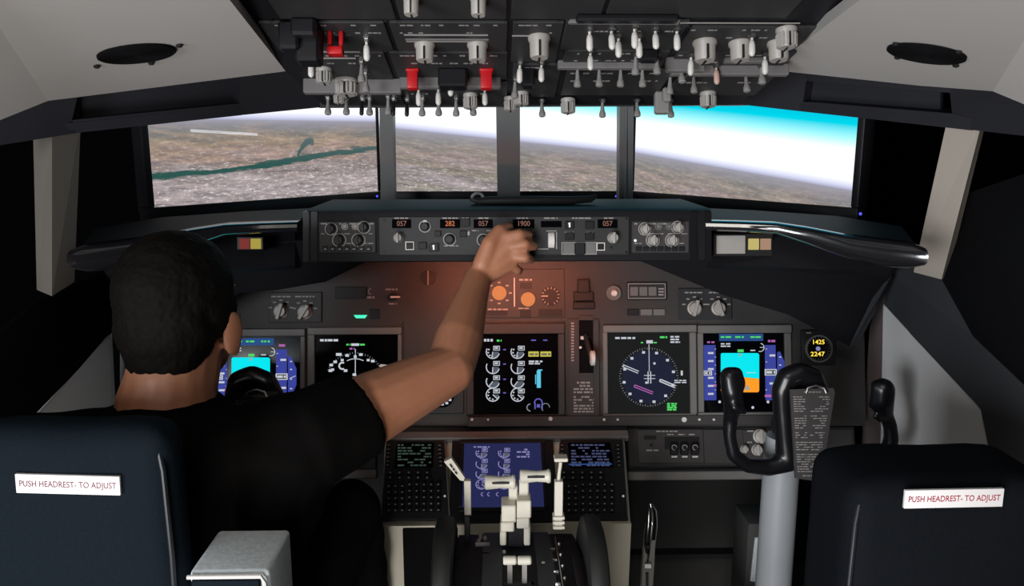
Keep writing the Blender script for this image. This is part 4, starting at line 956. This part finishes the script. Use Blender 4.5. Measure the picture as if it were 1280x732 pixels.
sym(F, s, 'violet_text', 'e_violet', lambda m_: (F.scrib(m_, 646, 560, 662, 572, 4, W0, .9, .6), F.scrib(m_, 592, 557, 612, 559.5, 1, W0, 1, .6), [F.ring(m_, x, 617.5, 3, 2, W0, W1, 90, 270) for x in (604, 612, 623)]))

# ================================================================== throttle quadrant
TY = 1.32
tq = thing('throttle_quadrant', 'black throttle quadrant with cream thrust levers and black trim wheels', 'throttle', M.Translation((at(648, 690, TY).x, TY, 0)))
cx = at(648, 690, TY).x; zq = at(648, 690, TY).z
def quad_profile(x0, x1, zo=0.):
    ys = [1.00, 1.03, 1.10, 1.20, 1.30, 1.38, 1.44, 1.48]
    zs = [zq-.10, zq-.060, zq-.022, zq+.000, zq+.006, zq-.006, zq-.028, zq-.05]
    ring = lambda x: [V((x, y, z+zo)) for y, z in zip(ys, zs)]+[V((x, 1.48, .02)), V((x, 1.00, .02))]
    return [ring(x0), ring(x1)]
mb = MB(); mb.loft(quad_profile(cx-.112, cx+.108)); mb.build('body', K['overhead'], tq, world=True)
mb = MB()
for x0, x1 in ((cx-.064, cx-.030), (cx+.030, cx+.060)): mb.loft(quad_profile(x0, x1, .004))
mb.build('top_plate', K['sill'], tq, world=True)
def wheel(x, name='trim_wheel'):
    b_ = MB(); c = V((x, 1.27, zq-.045)); b_.lathe(c-V((.018, 0, 0)), (1, 0, 0), [(.06, .004), (.112, .0), (.124, .004), (.128, .012), (.128, .024), (.124, .032), (.112, .036), (.06, .032)], 56)
    w_ = b_.build(name, K['rubber'], tq, world=True)
    b_ = MB(); b_.lathe(c-V((.022, 0, 0)), (1, 0, 0), [(.030, 0), (.034, .004), (.034, .040), (.030, .044)], 24); b_.build('hub', K['bezeldark'], w_, world=True)
K['rubber'] = mat('matte_black_rubber', (.010, .010, .010), .6); wheel(at(556, 690, 1.27).x); wheel(at(741, 690, 1.27).x)
# thrust levers
def rbox(mb_, x0, y0, x1, y1, Y0, Y1, bev=.002):
    a = at(x0, y1, Y0); b = at(x1, y0, Y0); mb_.box((a.x, Y0, a.z), (b.x, Y1, b.z), bev, 1); return mb_
def lever(hx0, hx1, hy0, hy1, sx0, sx1, blocks, lab):
    b_ = MB()
    rbox(b_, sx0, hy1-6, sx1, 632, 1.345, 1.375)
    for q in blocks: rbox(b_, *q)
    l_ = b_.build('thrust_lever', K['lever'], tq, world=True)
    l_['label'] = lab
    a, b = at(hx0, (hy0+hy1)/2, 1.34), at(hx1, (hy0+hy1)/2, 1.34); r_ = (hy1-hy0)/2*.00134
    b_ = MB(); L = b.x-a.x
    b_.lathe(V((a.x, 1.345, a.z)), (1, 0, 0), [(r_*.85, 0), (r_*1.08, .002), (r_*1.03, L*.2), (r_*.86, L*.55), (r_*.95, L*.85), (r_*1.12, L-.003), (r_*1.0, L)], 28); h_ = b_.build('handle', K['lever'], l_, world=True)
    b_ = MB(); zc = a.z+r_*.25; b_.box((a.x+L*.24, 1.345-r_*1.0, zc-.0015), (a.x+L*.80, 1.345-r_*.6, zc+.0025)); b_.build('handle_mark', K['bezeldark'], h_, world=True)
lever(606, 644, 595, 613, 636, 647, [(627, 632, 645, 654, 1.32, 1.36), (626, 653, 643, 665, 1.315, 1.35), (625, 664, 633, 682, 1.32, 1.36)], 'cream left thrust lever with a barrel handle')
lever(650, 688, 588, 605, 649, 661, [(646, 626, 664, 648, 1.322, 1.36), (646, 648, 662, 661, 1.318, 1.35), (655, 656, 663, 682, 1.32, 1.36)], 'cream right thrust lever set slightly higher')
b_ = MB(); rbox(b_, 634, 655, 655, 684, 1.33, 1.38); b_.build('lever_slot_cover', K['black'], tq, world=True)
for x0, x1 in ((629, 645.5), (647, 664)):
    a, b = at(x0, 700, 1.22), at(x1, 700, 1.22); b_ = MB(); b_.lathe(V((a.x, 1.22, a.z)), (1, 0, 0), [(.006, 0), (.0075, .002), (.0075, b.x-a.x-.002), (.006, b.x-a.x)], 18); h_ = b_.build('start_lever', K['lever'], tq, world=True)
    m_ = (a+b)/2; b_ = MB(); b_.box((m_.x-.004, 1.215, m_.z-.045), (m_.x+.004, 1.225, m_.z-.004)); b_.build('lever_stem', K['metal'], h_, world=True)
b_ = MB(); zt2 = zq+.012
for x0, x1, Y0, Y1 in ((626, 629, 1.04, 1.22), (665, 668, 1.04, 1.22), (626, 668, 1.21, 1.22)):
    a, b = at(x0, 700, 1.2), at(x1, 700, 1.2); b_.box((a.x, Y0, zq-.05), (b.x, Y1, zq+.002))
b_.build('lever_gate', K['bezeldark'], tq, world=True)
b_ = MB(); c_ = at(646, 712, 1.2); b_.lathe((c_.x, 1.19, zq+.004), (0, 0, 1), [(.004, 0), (.003, .006)], 10); b_.build('gate_screw', K['white'], tq, world=True)
# speed brake lever (left) with flat tag
b_ = MB(); rbox(b_, 580.5, 601, 588.5, 644, 1.36, 1.372, .001); a = at(584, 644, 1.366); l_ = b_.build('speed_brake_lever', K['lever'], tq, world=True)
b_ = MB(); b_.box((a.x-.005, 1.352, zq-.03), (a.x+.005, 1.378, a.z+.004), .001); b_.build('lever_stem', K['bezeldark'], l_, world=True)
b_ = MB(); P = [at(555, 577, 1.36), at(564, 572.5, 1.36), at(581, 597, 1.36), at(579.5, 601, 1.36), at(575, 600, 1.36)]; b_.slab(P, .012); tg = b_.build('flat_handle', K['lever'], l_, world=True)
lf = Frame(at(567, 586, 1.359), at(578, 600, 1.359)-at(560, 574, 1.359), at(564, 573, 1.359)-at(556, 578, 1.359)); b_ = MB(); lf.scrib(b_, 560, 584, 574, 588, 1, .0006, .9, .6)
b_ = MB()
for f0, f1 in ((-.012, -.004), (-.002, .003), (.005, .011)): b_.box((f0, -.0016, .0004), (f1, .0016, .001))
b_.v = [lf.m @ p for p in b_.v]; b_.build('tag_lettering', K['bezeldark'], tg, world=True)
# flap lever (right)
b_ = MB(); rbox(b_, 693, 602, 704, 662, 1.33, 1.345, .001)
for y in (646, 652, 658): rbox(b_, 691.5, y, 706, y+3.5, 1.325, 1.345, .0008)
l_ = b_.build('flap_lever', K['lever'], tq, world=True)
b_ = MB(); b_.tube([at(698, 604, 1.34), at(699, 592, 1.34), at(701, 577, 1.34)], .0032, 10); rbox(b_, 693, 573, 710, 577.5, 1.33, 1.352, .001); b_.build('flap_handle', K['lever'], l_, world=True)
# flap gate with detent marks, plate lettering
fg = Frame(V((at(696, 690, TY).x, 1.2, zq+.004)), X, (0, 1, 0))
b_ = MB()
for i in range(8):
    y = 1.05+i*.038; b_.box((at(688, 690, TY).x, y, zq-.006), (at(694, 690, TY).x, y+.004, zq+.009), .001); b_.box((at(698, 690, TY).x, y+.012, zq-.006), (at(701, 690, TY).x, y+.016, zq+.013), .001)
b_.box((at(695.5, 690, TY).x, 1.04, zq-.02), (at(696.5, 690, TY).x, 1.36, zq+.009)); b_.build('flap_gate', K['metal'], tq, world=True)
b_ = MB(); b_.box((at(712, 690, TY).x, 1.10, zq-.01), (at(727, 690, TY).x, 1.29, zq+.008), .001); b_.build('side_window', K['black'], tq, world=True)
b_ = MB(); b_.box((cx-.078, 1.085, zq-.02), (cx-.045, 1.125, zq+.002), .001); b_.build('placard', K['bezel'], tq, world=True)
b_ = MB()
for i in range(4): b_.box((at(602, 690, TY).x, 1.30+i*.0, zq+.010), (at(612, 690, TY).x, 1.302, zq+.0105))
for x, y in ((598, 1.36), (606, 1.37), (600, 1.385)): b_.lathe((at(x, 690, TY).x, y, zq-.01), (0, 0, 1), [(.004, 0), (.004, .012), (.002, .016)], 10)
b_.box((at(594, 690, TY).x, 1.335, zq+.004), (at(612, 690, TY).x, 1.338, zq+.011)); b_.build('plate_marking', K['tick'], tq, world=True)
for x, y in ((558, 1.12), (666, 1.30), (670, 1.27), (623, 1.31)):
    b_ = MB(); b_.lathe((at(x, 690, TY).x+.01, y, zq+.002), (0, 0, 1), [(.004, 0), (.003, .007)], 10); b_.build('screw', K['white'], tq, world=True)

# ================================================================== footwell
mb = MB(); mb.box((-1.0, 2.30, 0), (1.0, 2.34, .95)); struct('wall_footwell', mb, K['kick'])
mb = MB(); a = at(850, 688, 2.29); mb.box((-1.0, 2.26, a.z-.012), (1.0, 2.298, a.z+.004)); struct('baseboard_footwell', mb, K['module'])
fb_ = thing('pedal_bracket', 'small dark box with a pale edge behind the grey column', 'bracket', M.Translation(V((at(940, 700, 1.75).x, 1.75, 0))))
mb = MB(); a, b = at(936, 655, 1.75), at(962, 730, 1.75); mb.box((a.x, 1.752, 0), (b.x+.03, 1.86, a.z), .004); mb.build('body', K['kick'], fb_, world=True)
mb = MB(); mb.slab([at(944, 672, 1.748), at(955, 671, 1.748), at(951, 728, 1.748), at(938, 726, 1.748)], .010); mb.build('pale_edge', K['armrest'], fb_, world=True)
# chrome slotted handle beside the pedestal
sbk = thing('slotted_handle', 'chrome handle with a slotted grey plate standing right of the pedestal', 'handle', M.Translation(V((at(812, 700, 1.45).x, 1.45, 0))))
mb = MB(); mb.slab([at(806, 676, 1.45), at(819, 675, 1.45), at(818, 705, 1.44), at(815, 745, 1.43), at(815, 1050, 1.42), at(800, 1050, 1.42), at(801, 745, 1.43), at(804, 700, 1.44)], .014); pl_ = mb.build('slotted_plate', K['bezel'], sbk, world=True)
mb = MB(); mb.tube([at(812, 690, 1.462), at(813, 672, 1.462), at(815, 652, 1.464), at(815, 638, 1.466), at(813, 629, 1.47)], [.010, .012, .012, .010, .004], 16, 1.0); mb.build('chrome_grip', K['chrome'], sbk, world=True)
mb = MB(); mb.tube([at(809, 690, 1.45), at(809, 672, 1.45), at(811, 650, 1.452), at(812, 634, 1.456)], [.006, .007, .007, .004], 12); mb.build('dark_grip_insert', K['vinyl'], sbk, world=True)
for x, y, w_, h_ in ((811, 683, 2.2, 2), (811, 692, 1.2, 1.2), (810, 700, 1.2, 1.2), (809, 724, 1.6, 8)):
    mb = MB(); mb.slab([at(x-w_, y-h_, 1.435), at(x+w_, y-h_, 1.435), at(x+w_, y+h_, 1.432), at(x-w_, y+h_, 1.432)], .008); mb.build('slot', K['black'], pl_, world=True)
mb = MB(); mb.slab([at(806, 705, 1.434), at(814, 705, 1.434), at(814, 710, 1.433), at(806, 710, 1.433)], .006); mb.build('white_mark', K['white'], pl_, world=True)

# ================================================================== yokes
def yoke(lab, dx, knobby):
    sh_ = V((dx, 0, 0))
    P = lambda px, py, Y=1.50: at(px, py, Y)+sh_
    base = P(980, 600); t = thing('control_yoke', lab, 'control yoke', M.Translation(V((base.x, 1.52, 0))), group='pilot control yokes')
    k = .00150
    m_ = MB()
    def horn(pts): m_.chain([P(x, y, Y) for x, y, r_, Y in pts], [r_*k for x, y, r_, Y in pts], 14)
    horn([(912, 470, 13, 1.49), (915, 488, 14.5, 1.485), (917, 506, 13, 1.49), (913, 522, 10, 1.50), (912, 545, 9, 1.50), (917, 568, 9.5, 1.50), (935, 582, 10, 1.505), (960, 584, 12, 1.51), (985, 576, 15, 1.515)])
    horn([(920, 466, 9, 1.49), (924, 480, 9, 1.485)])
    horn([(918, 508, 7, 1.47), (930, 514, 5, 1.47)])
    horn([(1104, 486, 15, 1.49), (1103, 500, 15, 1.49), (1107, 518, 10, 1.50), (1113, 532, 9, 1.50), (1114, 550, 10, 1.50), (1104, 574, 10, 1.505), (1070, 588, 11, 1.51), (1030, 582, 14, 1.515), (1005, 575, 16, 1.515)])
    horn([(1095, 482, 8, 1.49), (1092, 506, 7, 1.49)]); horn([(1094, 520, 4.5, 1.485), (1101, 524, 5, 1.49)])
    horn([(985, 576, 15, 1.515), (981, 545, 13, 1.515), (978, 510, 13, 1.515), (977, 488, 14, 1.515), (984, 472, 15, 1.515), (1000, 466, 15, 1.515), (1016, 473, 15, 1.515), (1024, 492, 14, 1.515), (1020, 540, 14, 1.515), (1008, 576, 16, 1.515)])
    m_.box((P(982, 500).x, 1.515, P(982, 575).z), (P(1020, 500).x, 1.545, P(1000, 470).z))
    m_.ell(P(1000, 496, 1.525), (.030, .020, .045))
    remesh(m_, 'wheel', .0045, K['gloss'], t, it=8)
    m_ = MB(); top = P(1000, 540, 1.55); m_.lathe(V((top.x, 1.535, top.z)), (0, 1, 0), [(.040, 0), (.042, .01), (.042, .07), (.036, .08)], 24)
    m_.build('hub', K['black'], t, world=True)
    a = P(985, 560, 1.56); m_ = MB(); m_.lathe(V((a.x-.004, 1.58, 0)), (0, 0, 1), [(.055, 0), (.055, .03), (.0385, .05), (.0372, a.z-.02), (.034, a.z+.02)], 36); m_.build('column', K['column'], t, world=True)
    pf = Frame(P(1018, 540, 1.47), X, (0, .16, 1)); m_ = MB()
    pu = lambda px, py: tuple(((P(px, py, 1.47)-pf.O).dot(pf.u), (P(px, py, 1.47)-pf.O).dot(pf.v)))
    m_.prism([pu(991, 488), pu(1046, 486), pu(1047, 492), pu(1023, 597), pu(1020, 599), pu(991, 595)], -.006, 0); m_.v = [pf.m @ p for p in m_.v]; pc = m_.build('checklist_plate', K['placard'], t, world=True)
    m_ = MB()
    def row(y, x0, x1, fill):
        x = x0
        while x < x1-1:
            e = min(x1, x+rng.uniform(2, 6)); 
            if rng.random() < fill:
                (u0, v0), (u1, v1) = pu(x, y+.55), pu(e, y-.55); m_.box((u0, v0, 0), (u1, v1, .0004))
            x = e+1
    row(491, 1008, 1030, 1)
    y = 497.
    while y < 588:
        xr = 1044-(y-492)*.235
        if not (517 < y < 520 or 535 < y < 538 or 548 < y < 550 or 563 < y < 566): row(y, 994, 1009, .85); row(y, xr-rng.uniform(6, 26), xr-2, .85)
        y += 2.9
    row(592, 1000, 1016, 1)
    m_.v = [pf.m @ p for p in m_.v]; m_.build('lettering', K['tick'], pc, world=True)
    q = P(1018, 487, 1.485); m_ = MB(); m_.tube([V((q.x-.020, 1.475, q.z-.004)), V((q.x-.016, 1.478, q.z+.006)), V((q.x, 1.48, q.z+.010)), V((q.x+.016, 1.478, q.z+.006)), V((q.x+.020, 1.475, q.z-.004))], .0025, 8); m_.build('plate_clip', K['metal'], pc, world=True)
    m_ = MB(); q = P(926, 512, 1.475); m_.lathe(q, (0, -1, .3), [(.006, 0), (.006, .008), (.004, .010)], 12); m_.build('trim_switch', K['black'], t, world=True)
    return t
yoke('black control yoke on a grey column in front of the right seat', 0, True)
yoke('black control yoke mostly hidden in front of the seated pilot', at(315, 470, 1.515).x-at(1000, 470, 1.515).x, False)

# ================================================================== seats
def headrest(x0, x1, z0, z1, Y0, Y1, bev, t, m_, lean=.0):
    bm = bmesh.new(); bmesh.ops.create_cube(bm, size=1)
    for q in bm.verts: q.co = V(((x0+x1)/2+q.co.x*(x1-x0), (Y0+Y1)/2+q.co.y*(Y1-Y0), (z0+z1)/2+q.co.z*(z1-z0)))
    bmesh.ops.bevel(bm, geom=bm.edges[:], offset=bev, segments=4, affect='EDGES', profile=.55)
    bmesh.ops.subdivide_edges(bm, edges=[e for e in bm.edges if e.calc_length() > .06], cuts=6, use_grid_fill=True)
    cxx, czz = (x0+x1)/2, (z0+z1)/2
    for q in bm.verts:
        fx = 1-min(1, abs(q.co.x-cxx)/((x1-x0)/2))**2; fz = 1-min(1, abs(q.co.z-czz)/((z1-z0)/2))**2
        sgn = -1 if q.co.y < (Y0+Y1)/2 else 1
        q.co.y += sgn*.012*fx*fz + rng.uniform(-.0008, .0008); q.co.y += lean*(z1-q.co.z)
        if q.co.z > czz: q.co.z += .006*fx + .002*math.sin(q.co.x*40)
    b_ = MB(); b_.bm(bm); return b_.build('headrest', K[m_], t, world=True)
SEATG = 'cockpit seats'
def seat(lab, x0, x1, ztop, m_, stick, ink, rot, side, mirror_arm):
    cxs = (x0+x1)/2
    t = thing('pilot_seat', lab, 'seat', M.Translation(V((cxs, 1.0, 0))), group=SEATG)
    hr = headrest(x0, x1, ztop-.27, ztop, .915, .985 if mirror_arm else 1.06, .030, t, m_)
    e = x1 if side > 0 else x0
    b_ = MB(); s_ = -1 if side > 0 else 1
    b_.tube([V((e+s_*.010, .922, ztop-.27+.01)), V((e+s_*.006, .917, ztop-.16)), V((e+s_*.008, .918, ztop-.05)), V((e+s_*.016, .926, ztop-.016)), V((e+s_*.04, .935, ztop-.004))], .0035, 10); b_.build('piping', K['piping'], hr, world=True)
    b_ = MB(); b_.box((cxs-.19, .93, .40), (cxs+.19, .985, ztop-.29), .026, 4); b_.build('backrest', K[m_], t, world=True)
    b_ = MB(); b_.box((cxs-.20, .98, .28), (cxs+.20, 1.42, .385), .04, 4); b_.build('seat_cushion', K[m_], t, world=True)
    b_ = MB()
    for xx in (-.06, .06): b_.cyl((cxs+xx, .965, ztop-.32), (cxs+xx, .965, ztop-.2), .007)
    b_.build('headrest_post', K['metal'], t, world=True)
    b_ = MB(); b_.box((cxs-.15, 1.02, 0), (cxs+.15, 1.36, .04), .01); b_.box((cxs-.09, 1.1, .04), (cxs+.09, 1.28, .285), .01); b_.build('pedestal_base', K['bezeldark'], t, world=True)
    # sticker
    (sx0, sy0, sx1, sy1) = stick; Yl = .9035
    f0 = Frame(at((sx0+sx1)/2, (sy0+sy1)/2, Yl), (math.cos(rot), 0, math.sin(rot)), (0, 0, 1)); w_ = (sx1-sx0)*f0.sc((sx0+sx1)/2, (sy0+sy1)/2)/2; h_ = w_*(sy1-sy0)/(sx1-sx0)*1.06
    b_ = MB(); b_.box((-w_, -h_, -.004), (w_, h_, .0006), .0006); b_.v = [f0.m @ p for p in b_.v]; sk = b_.build('sticker', K['label'], hr, world=True); sk['label'] = 'white sticker with red capitals'
    b_ = MB(); vs, fs = text_geo('PUSH HEADREST- TO ADJUST'); xs = [p.x for p in vs]; k_ = 2*w_*.93/(max(xs)-min(xs))
    b_.add([(p.x*k_, p.y*k_*1.25, .0009) for p in vs], fs); b_.v = [f0.m @ p for p in b_.v]; b_.build('lettering', K[ink], sk, world=True, smooth=0)
    # armrest folded up beside the backrest
    if mirror_arm:
        a = at(236, 714, .905); b = at(336, 714, .905); za = a.z
        b_ = MB(); b_.box((a.x, .905, za-.36), (b.x, 1.012, za), .006, 3); ar = b_.build('armrest', K['armrest'], t, world=True); ar['label'] = 'light grey folded-up armrest'
        b_ = MB(); b_.box((a.x+.004, .897, za-.35), (b.x-.010, .906, za-.008), .003, 2); b_.build('armrest_back', K['seat'], ar, world=True)
        b_ = MB(); b_.tube([V((a.x, .899, za-.004)), V((b.x-.008, .899, za-.004)), V((b.x-.004, .899, za-.012)), V((b.x-.002, .899, za-.34))], .0028, 8); b_.build('armrest_piping', K['white'], ar, world=True)
    return t
zL = at(100, 534, .935).z; zR = at(1180, 598, .935).z
seat('navy cockpit seat with a white sticker behind the seated pilot', at(-60, 600, .915).x, at(212, 600, .915).x, zL, 'seat', (20, 593.5, 150, 617.5), 'darkredink', R(-2.2), 1, True)
seat('empty charcoal cockpit seat with a white sticker on its headrest at right', at(1064, 640, .915).x, at(1332, 640, .915).x, zR, 'seatright', (1131, 611.5, 1254, 634), 'redink', R(.6), -1, False)

# ================================================================== person
hd = at(227, 390, 1.20)
pn = thing('person', 'short-haired person in a black T-shirt seated at left, reaching for the autopilot panel', 'person', M.Translation(V((hd.x+.03, 1.2, 0))))
HC = hd+V((.0, .0, .0))
yawh = M.Rotation(R(-6), 3, 'Z')
def H(x, y, z): return HC+yawh @ V((x, y, z))     # head space: +y is the face
body = MB()
body.ell(H(0, -.012, .036), (.074, .094, .082), yawh); body.ell(H(0, .030, -.030), (.062, .068, .090), yawh); body.ell(H(0, .045, -.075), (.046, .050, .042), yawh)
body.ell(H(0, .100, -.025), (.014, .022, .014), yawh); body.ell(H(0, .093, -.005), (.009, .014, .030), yawh)       # nose
body.ell(H(0, .086, -.062), (.024, .012, .008), yawh); body.ell(H(0, .082, -.074), (.021, .012, .009), yawh)       # lips
for s_ in (-1, 1):
    body.ell(H(s_*.031, .082, .012), (.017, .012, .008), yawh); body.ell(H(s_*.031, .084, .026), (.022, .010, .006), yawh)
    body.ell(H(s_*.046, .060, -.022), (.020, .020, .016), yawh)
    er = M.Rotation(R(s_*-22), 3, 'Z') @ M.Rotation(R(-8), 3, 'X')
    body.ell(H(s_*.081, -.006, -.030), (.008, .021, .034), er); body.ell(H(s_*.079, .002, -.056), (.007, .010, .012), er)
neckB = at(205, 500, 1.14)
body.chain([H(0, -.022, -.05), H(0, -.045, -.095), neckB+V((.0, .01, -.01)), neckB+V((0, 0, -.08))], [.066, .066, .072, .085])
for s_ in (-1, 1): body.capsule(neckB+V((0, 0, -.005)), neckB+V((s_*.11, 0, -.095)), .046, .042)
SH = at(382, 551, 1.13); SHL = V((2*neckB.x-SH.x-.01, 1.08, SH.z-.012))
EL = at(562, 462, 1.29); WR = at(597, 348, 1.485)
chest = V((neckB.x, 1.12, neckB.z-.2)); hip = V((neckB.x, 1.13, .53))
body.chain([neckB+V((0, .01, -.09)), chest, V((neckB.x, 1.13, .66)), hip], [.10, .125, .115, .125])
body.capsule(SH+V((-.05, 0, -.02)), SHL+V((.05, 0, -.02)), .052, .052)
body.chain([SH, SH.lerp(EL, .45), EL], [.058, .057, .042]); body.ell(SH.lerp(EL, .40)+V((0, .0, .0)), (.060, .057, .056))
body.chain([EL, EL.lerp(WR, .30), EL.lerp(WR, .75), WR], [.041, .0425, .031, .0265])
def hand(W, K4, fingers, thumb, kk=1.0):
    """palm from the wrist to four knuckles; each finger its own bent chain"""
    for i, kn in enumerate(K4): body.chain([W+(kn-W)*.12, W.lerp(kn, .6), kn], [.019, .0155, .0110])
    for i in range(3): body.capsule(K4[i].lerp(W, .2), K4[i+1].lerp(W, .2), .012, .012)
    for f, r_ in fingers: body.chain(f, r_, 12)
    body.chain(thumb[0], thumb[1], 12)
K4 = [at(631, 297, 1.500), at(637, 308, 1.495), at(640, 320, 1.495), at(638, 332, 1.498)]
fing = []
for i, (kn, mid, tip) in enumerate(zip(K4, ((649, 292.5, 1.500), (656, 305, 1.492), (656, 322, 1.492), (646, 337, 1.505)), ((661, 294, 1.520), (667, 307.5, 1.518), (663, 325, 1.520), (650, 338, 1.525)))):
    m0, t0 = at(*mid), at(*tip); fing.append(([kn, m0, m0.lerp(t0, .55), t0], [.0118, .0108, .0102, .0090] if i < 3 else [.0105, .0092, .0086, .0076]))
th = [at(603, 330, 1.485), at(612, 304, 1.49), at(624, 288, 1.505), at(636, 284, 1.528)]
hand(WR, K4, fing, (th, [.019, .0155, .0125, .0105]))
# left arm resting on the thigh
ELL = V((SHL.x-.06, 1.20, SHL.z-.26)); WRL = V((SHL.x+.06, 1.38, .735))
body.chain([SHL, ELL], [.054, .040]); body.chain([ELL, ELL.lerp(WRL, .3), WRL], [.040, .040, .026])
KL = [WRL+V((.036-.020*i, .085-.004*abs(i-1), .006-.006*(i == 3))) for i in range(4)]
fl = []
for i, kn in enumerate(KL):
    L = (.070, .078, .072, .056)[i]; fl.append(([kn, kn+V((.0, L*.5, -.002)), kn+V((0, L*.85, -.016)), kn+V((0, L, -.026))], [.0098, .0088, .008, .007]))
hand(WRL, KL, fl, ([WRL+V((.024, .02, 0)), WRL+V((.048, .05, -.002)), WRL+V((.056, .085, -.006)), WRL+V((.052, .105, -.012))], [.016, .012, .0105, .008]))
# legs
HPR, HPL = hip+V((.10, .03, -.02)), hip+V((-.10, .03, -.02))
KNR = at(437, 640, 1.41); KNR.x = min(KNR.x, at(437, 640, 1.41).x); KNL = V((2*neckB.x-KNR.x-.04, 1.44, KNR.z-.02))
ANR, ANL = V((KNR.x-.01, 1.62, .11)), V((KNL.x, 1.62, .11))
for hp_, kn_, an_ in ((HPR, KNR, ANR), (HPL, KNL, ANL)):
    body.chain([hp_, hp_.lerp(kn_, .5), kn_], [.080, .068, .050]); body.chain([kn_, kn_.lerp(an_, .35), an_], [.050, .050, .034])
    body.chain([an_, an_+V((0, .05, -.05)), an_+V((0, .17, -.075))], [.034, .034, .022])
remesh(body, 'body', .0036, K['skin'], pn, it=5)
# T-shirt
sh_m = MB()
sh_m.chain([neckB+V((0, .005, -.085)), chest, V((neckB.x, 1.13, .66)), hip+V((0, 0, .03))], [.113, .140, .132, .138])
sh_m.capsule(SH+V((-.05, 0, -.012)), SHL+V((.05, 0, -.012)), .073, .073)
for s_ in (1, -1):
    E = (SH if s_ > 0 else SHL)
    sh_m.capsule(neckB+V((s_*.075, .0, -.064)), E+V((-s_*.02, 0, .0)), .050, .074)
sh_m.capsule(neckB+V((.0, -.02, -.100)), neckB+V((0, .03, -.11)), .078, .07)
dirR = (EL-SH).normalized(); e1 = SH.lerp(EL, .36)
sh_m.tube([SH-dirR*.03, SH, SH.lerp(EL, .2), e1], [.055, .075, .074, .069], 20)
sh_m.capsule(SH+V((-.02, 0, -.01)), chest+V((.11, .01, -.05)), .078, .075); sh_m.capsule(SHL+V((.02, 0, -.01)), chest+V((-.11, .01, -.05)), .076, .075)
dirL = (ELL-SHL).normalized(); sh_m.tube([SHL-dirL*.03, SHL, SHL.lerp(ELL, .2), SHL.lerp(ELL, .6)], [.05, .068, .066, .062], 20)
def wr(p): return .0030*math.sin(p.x*55+p.z*34)*math.sin(p.z*41-p.x*18)
remesh(sh_m, 't_shirt', .006, K['shirt'], pn, it=5, bumpy=wr)
# trousers and shoes
tr = MB()
tr.chain([hip+V((0, .0, .035)), hip+V((0, .02, -.02))], [.137, .135])
for hp_, kn_, an_ in ((HPR, KNR, ANR), (HPL, KNL, ANL)):
    tr.chain([hp_, hp_.lerp(kn_, .5), kn_], [.092, .079, .061]); tr.chain([kn_, kn_.lerp(an_, .35), an_], [.061, .061, .048])
remesh(tr, 'trousers', .007, K['trouser'], pn, it=4, bumpy=wr)
for an_ in (ANR, ANL):
    so = MB(); so.chain([an_+V((0, -.01, -.055)), an_+V((0, .06, -.062)), an_+V((0, .18, -.075))], [.042, .042, .033]); so.box((an_.x-.04, an_.y-.045, .0), (an_.x+.04, an_.y+.21, .03), .012); so.chain([an_, an_+V((0, 0, -.05))], [.043, .045])
    remesh(so, 'shoe', .006, K['shoe'], pn, it=4)
# hair
hr = MB()
hr.ell(H(0, -.016, .040), (.082, .101, .087), yawh)
hr.ell(H(0, -.050, -.010), (.073, .064, .082), yawh)
hr.ell(H(0, -.060, -.052), (.060, .046, .048), yawh)
for s_ in (-1, 1): hr.ell(H(s_*.070, -.012, .010), (.012, .044, .045), yawh)
from mathutils import noise as mn
def hb(p): return .0022*mn.noise(p*38)+.0014*mn.noise(p*170)
remesh(hr, 'hair', .0034, K['hair'], pn, it=4, bumpy=hb)

# ================================================================== light
def area(name, loc, target, size, energy, colr, sy=None):
    l = bpy.data.lights.new(name, 'AREA'); l.energy = energy; l.color = colr; l.size = size
    if sy: l.shape = 'RECTANGLE'; l.size_y = sy
    o = bpy.data.objects.new(name, l); col.objects.link(o); o.location = loc
    o.rotation_euler = (V(target)-V(loc)).to_track_quat('-Z', 'Y').to_euler(); return o
area('doorway_daylight', (-1.9, -1.9, 1.05), (.1, 1.3, 1.2), 1.1, 92, (.92, .96, 1.0), 1.1)
area('rear_uplight_fill', (-.45, -.9, .40), (.2, 1.2, 1.55), .7, 36, (1., .96, .93))  # unseen uplight added to brighten the ceiling liner
area('cabin_lamp', (-.15, -.3, 2.3), (.0, 1.2, .8), .5, 7, (1., .95, .86))
f_ = area('glareshield_flood_lamp', (at(640, 336, 1.63).x, 1.625, at(640, 336, 1.63).z), at(635, 362, 1.80), .34, .8, (1., .23, .09), .02)
f_.data.spread = R(130)
w_ = bpy.data.worlds.new('world'); scene.world = w_; w_.use_nodes = True
w_.node_tree.nodes['Background'].inputs[0].default_value = (.02, .022, .028, 1); w_.node_tree.nodes['Background'].inputs[1].default_value = .3

scene.view_settings.view_transform = 'Standard'; scene.view_settings.look = 'None'
scene.view_settings.exposure = 0.0; scene.view_settings.gamma = 1.0; scene.view_settings.use_curve_mapping = False
bpy.context.view_layer.update()
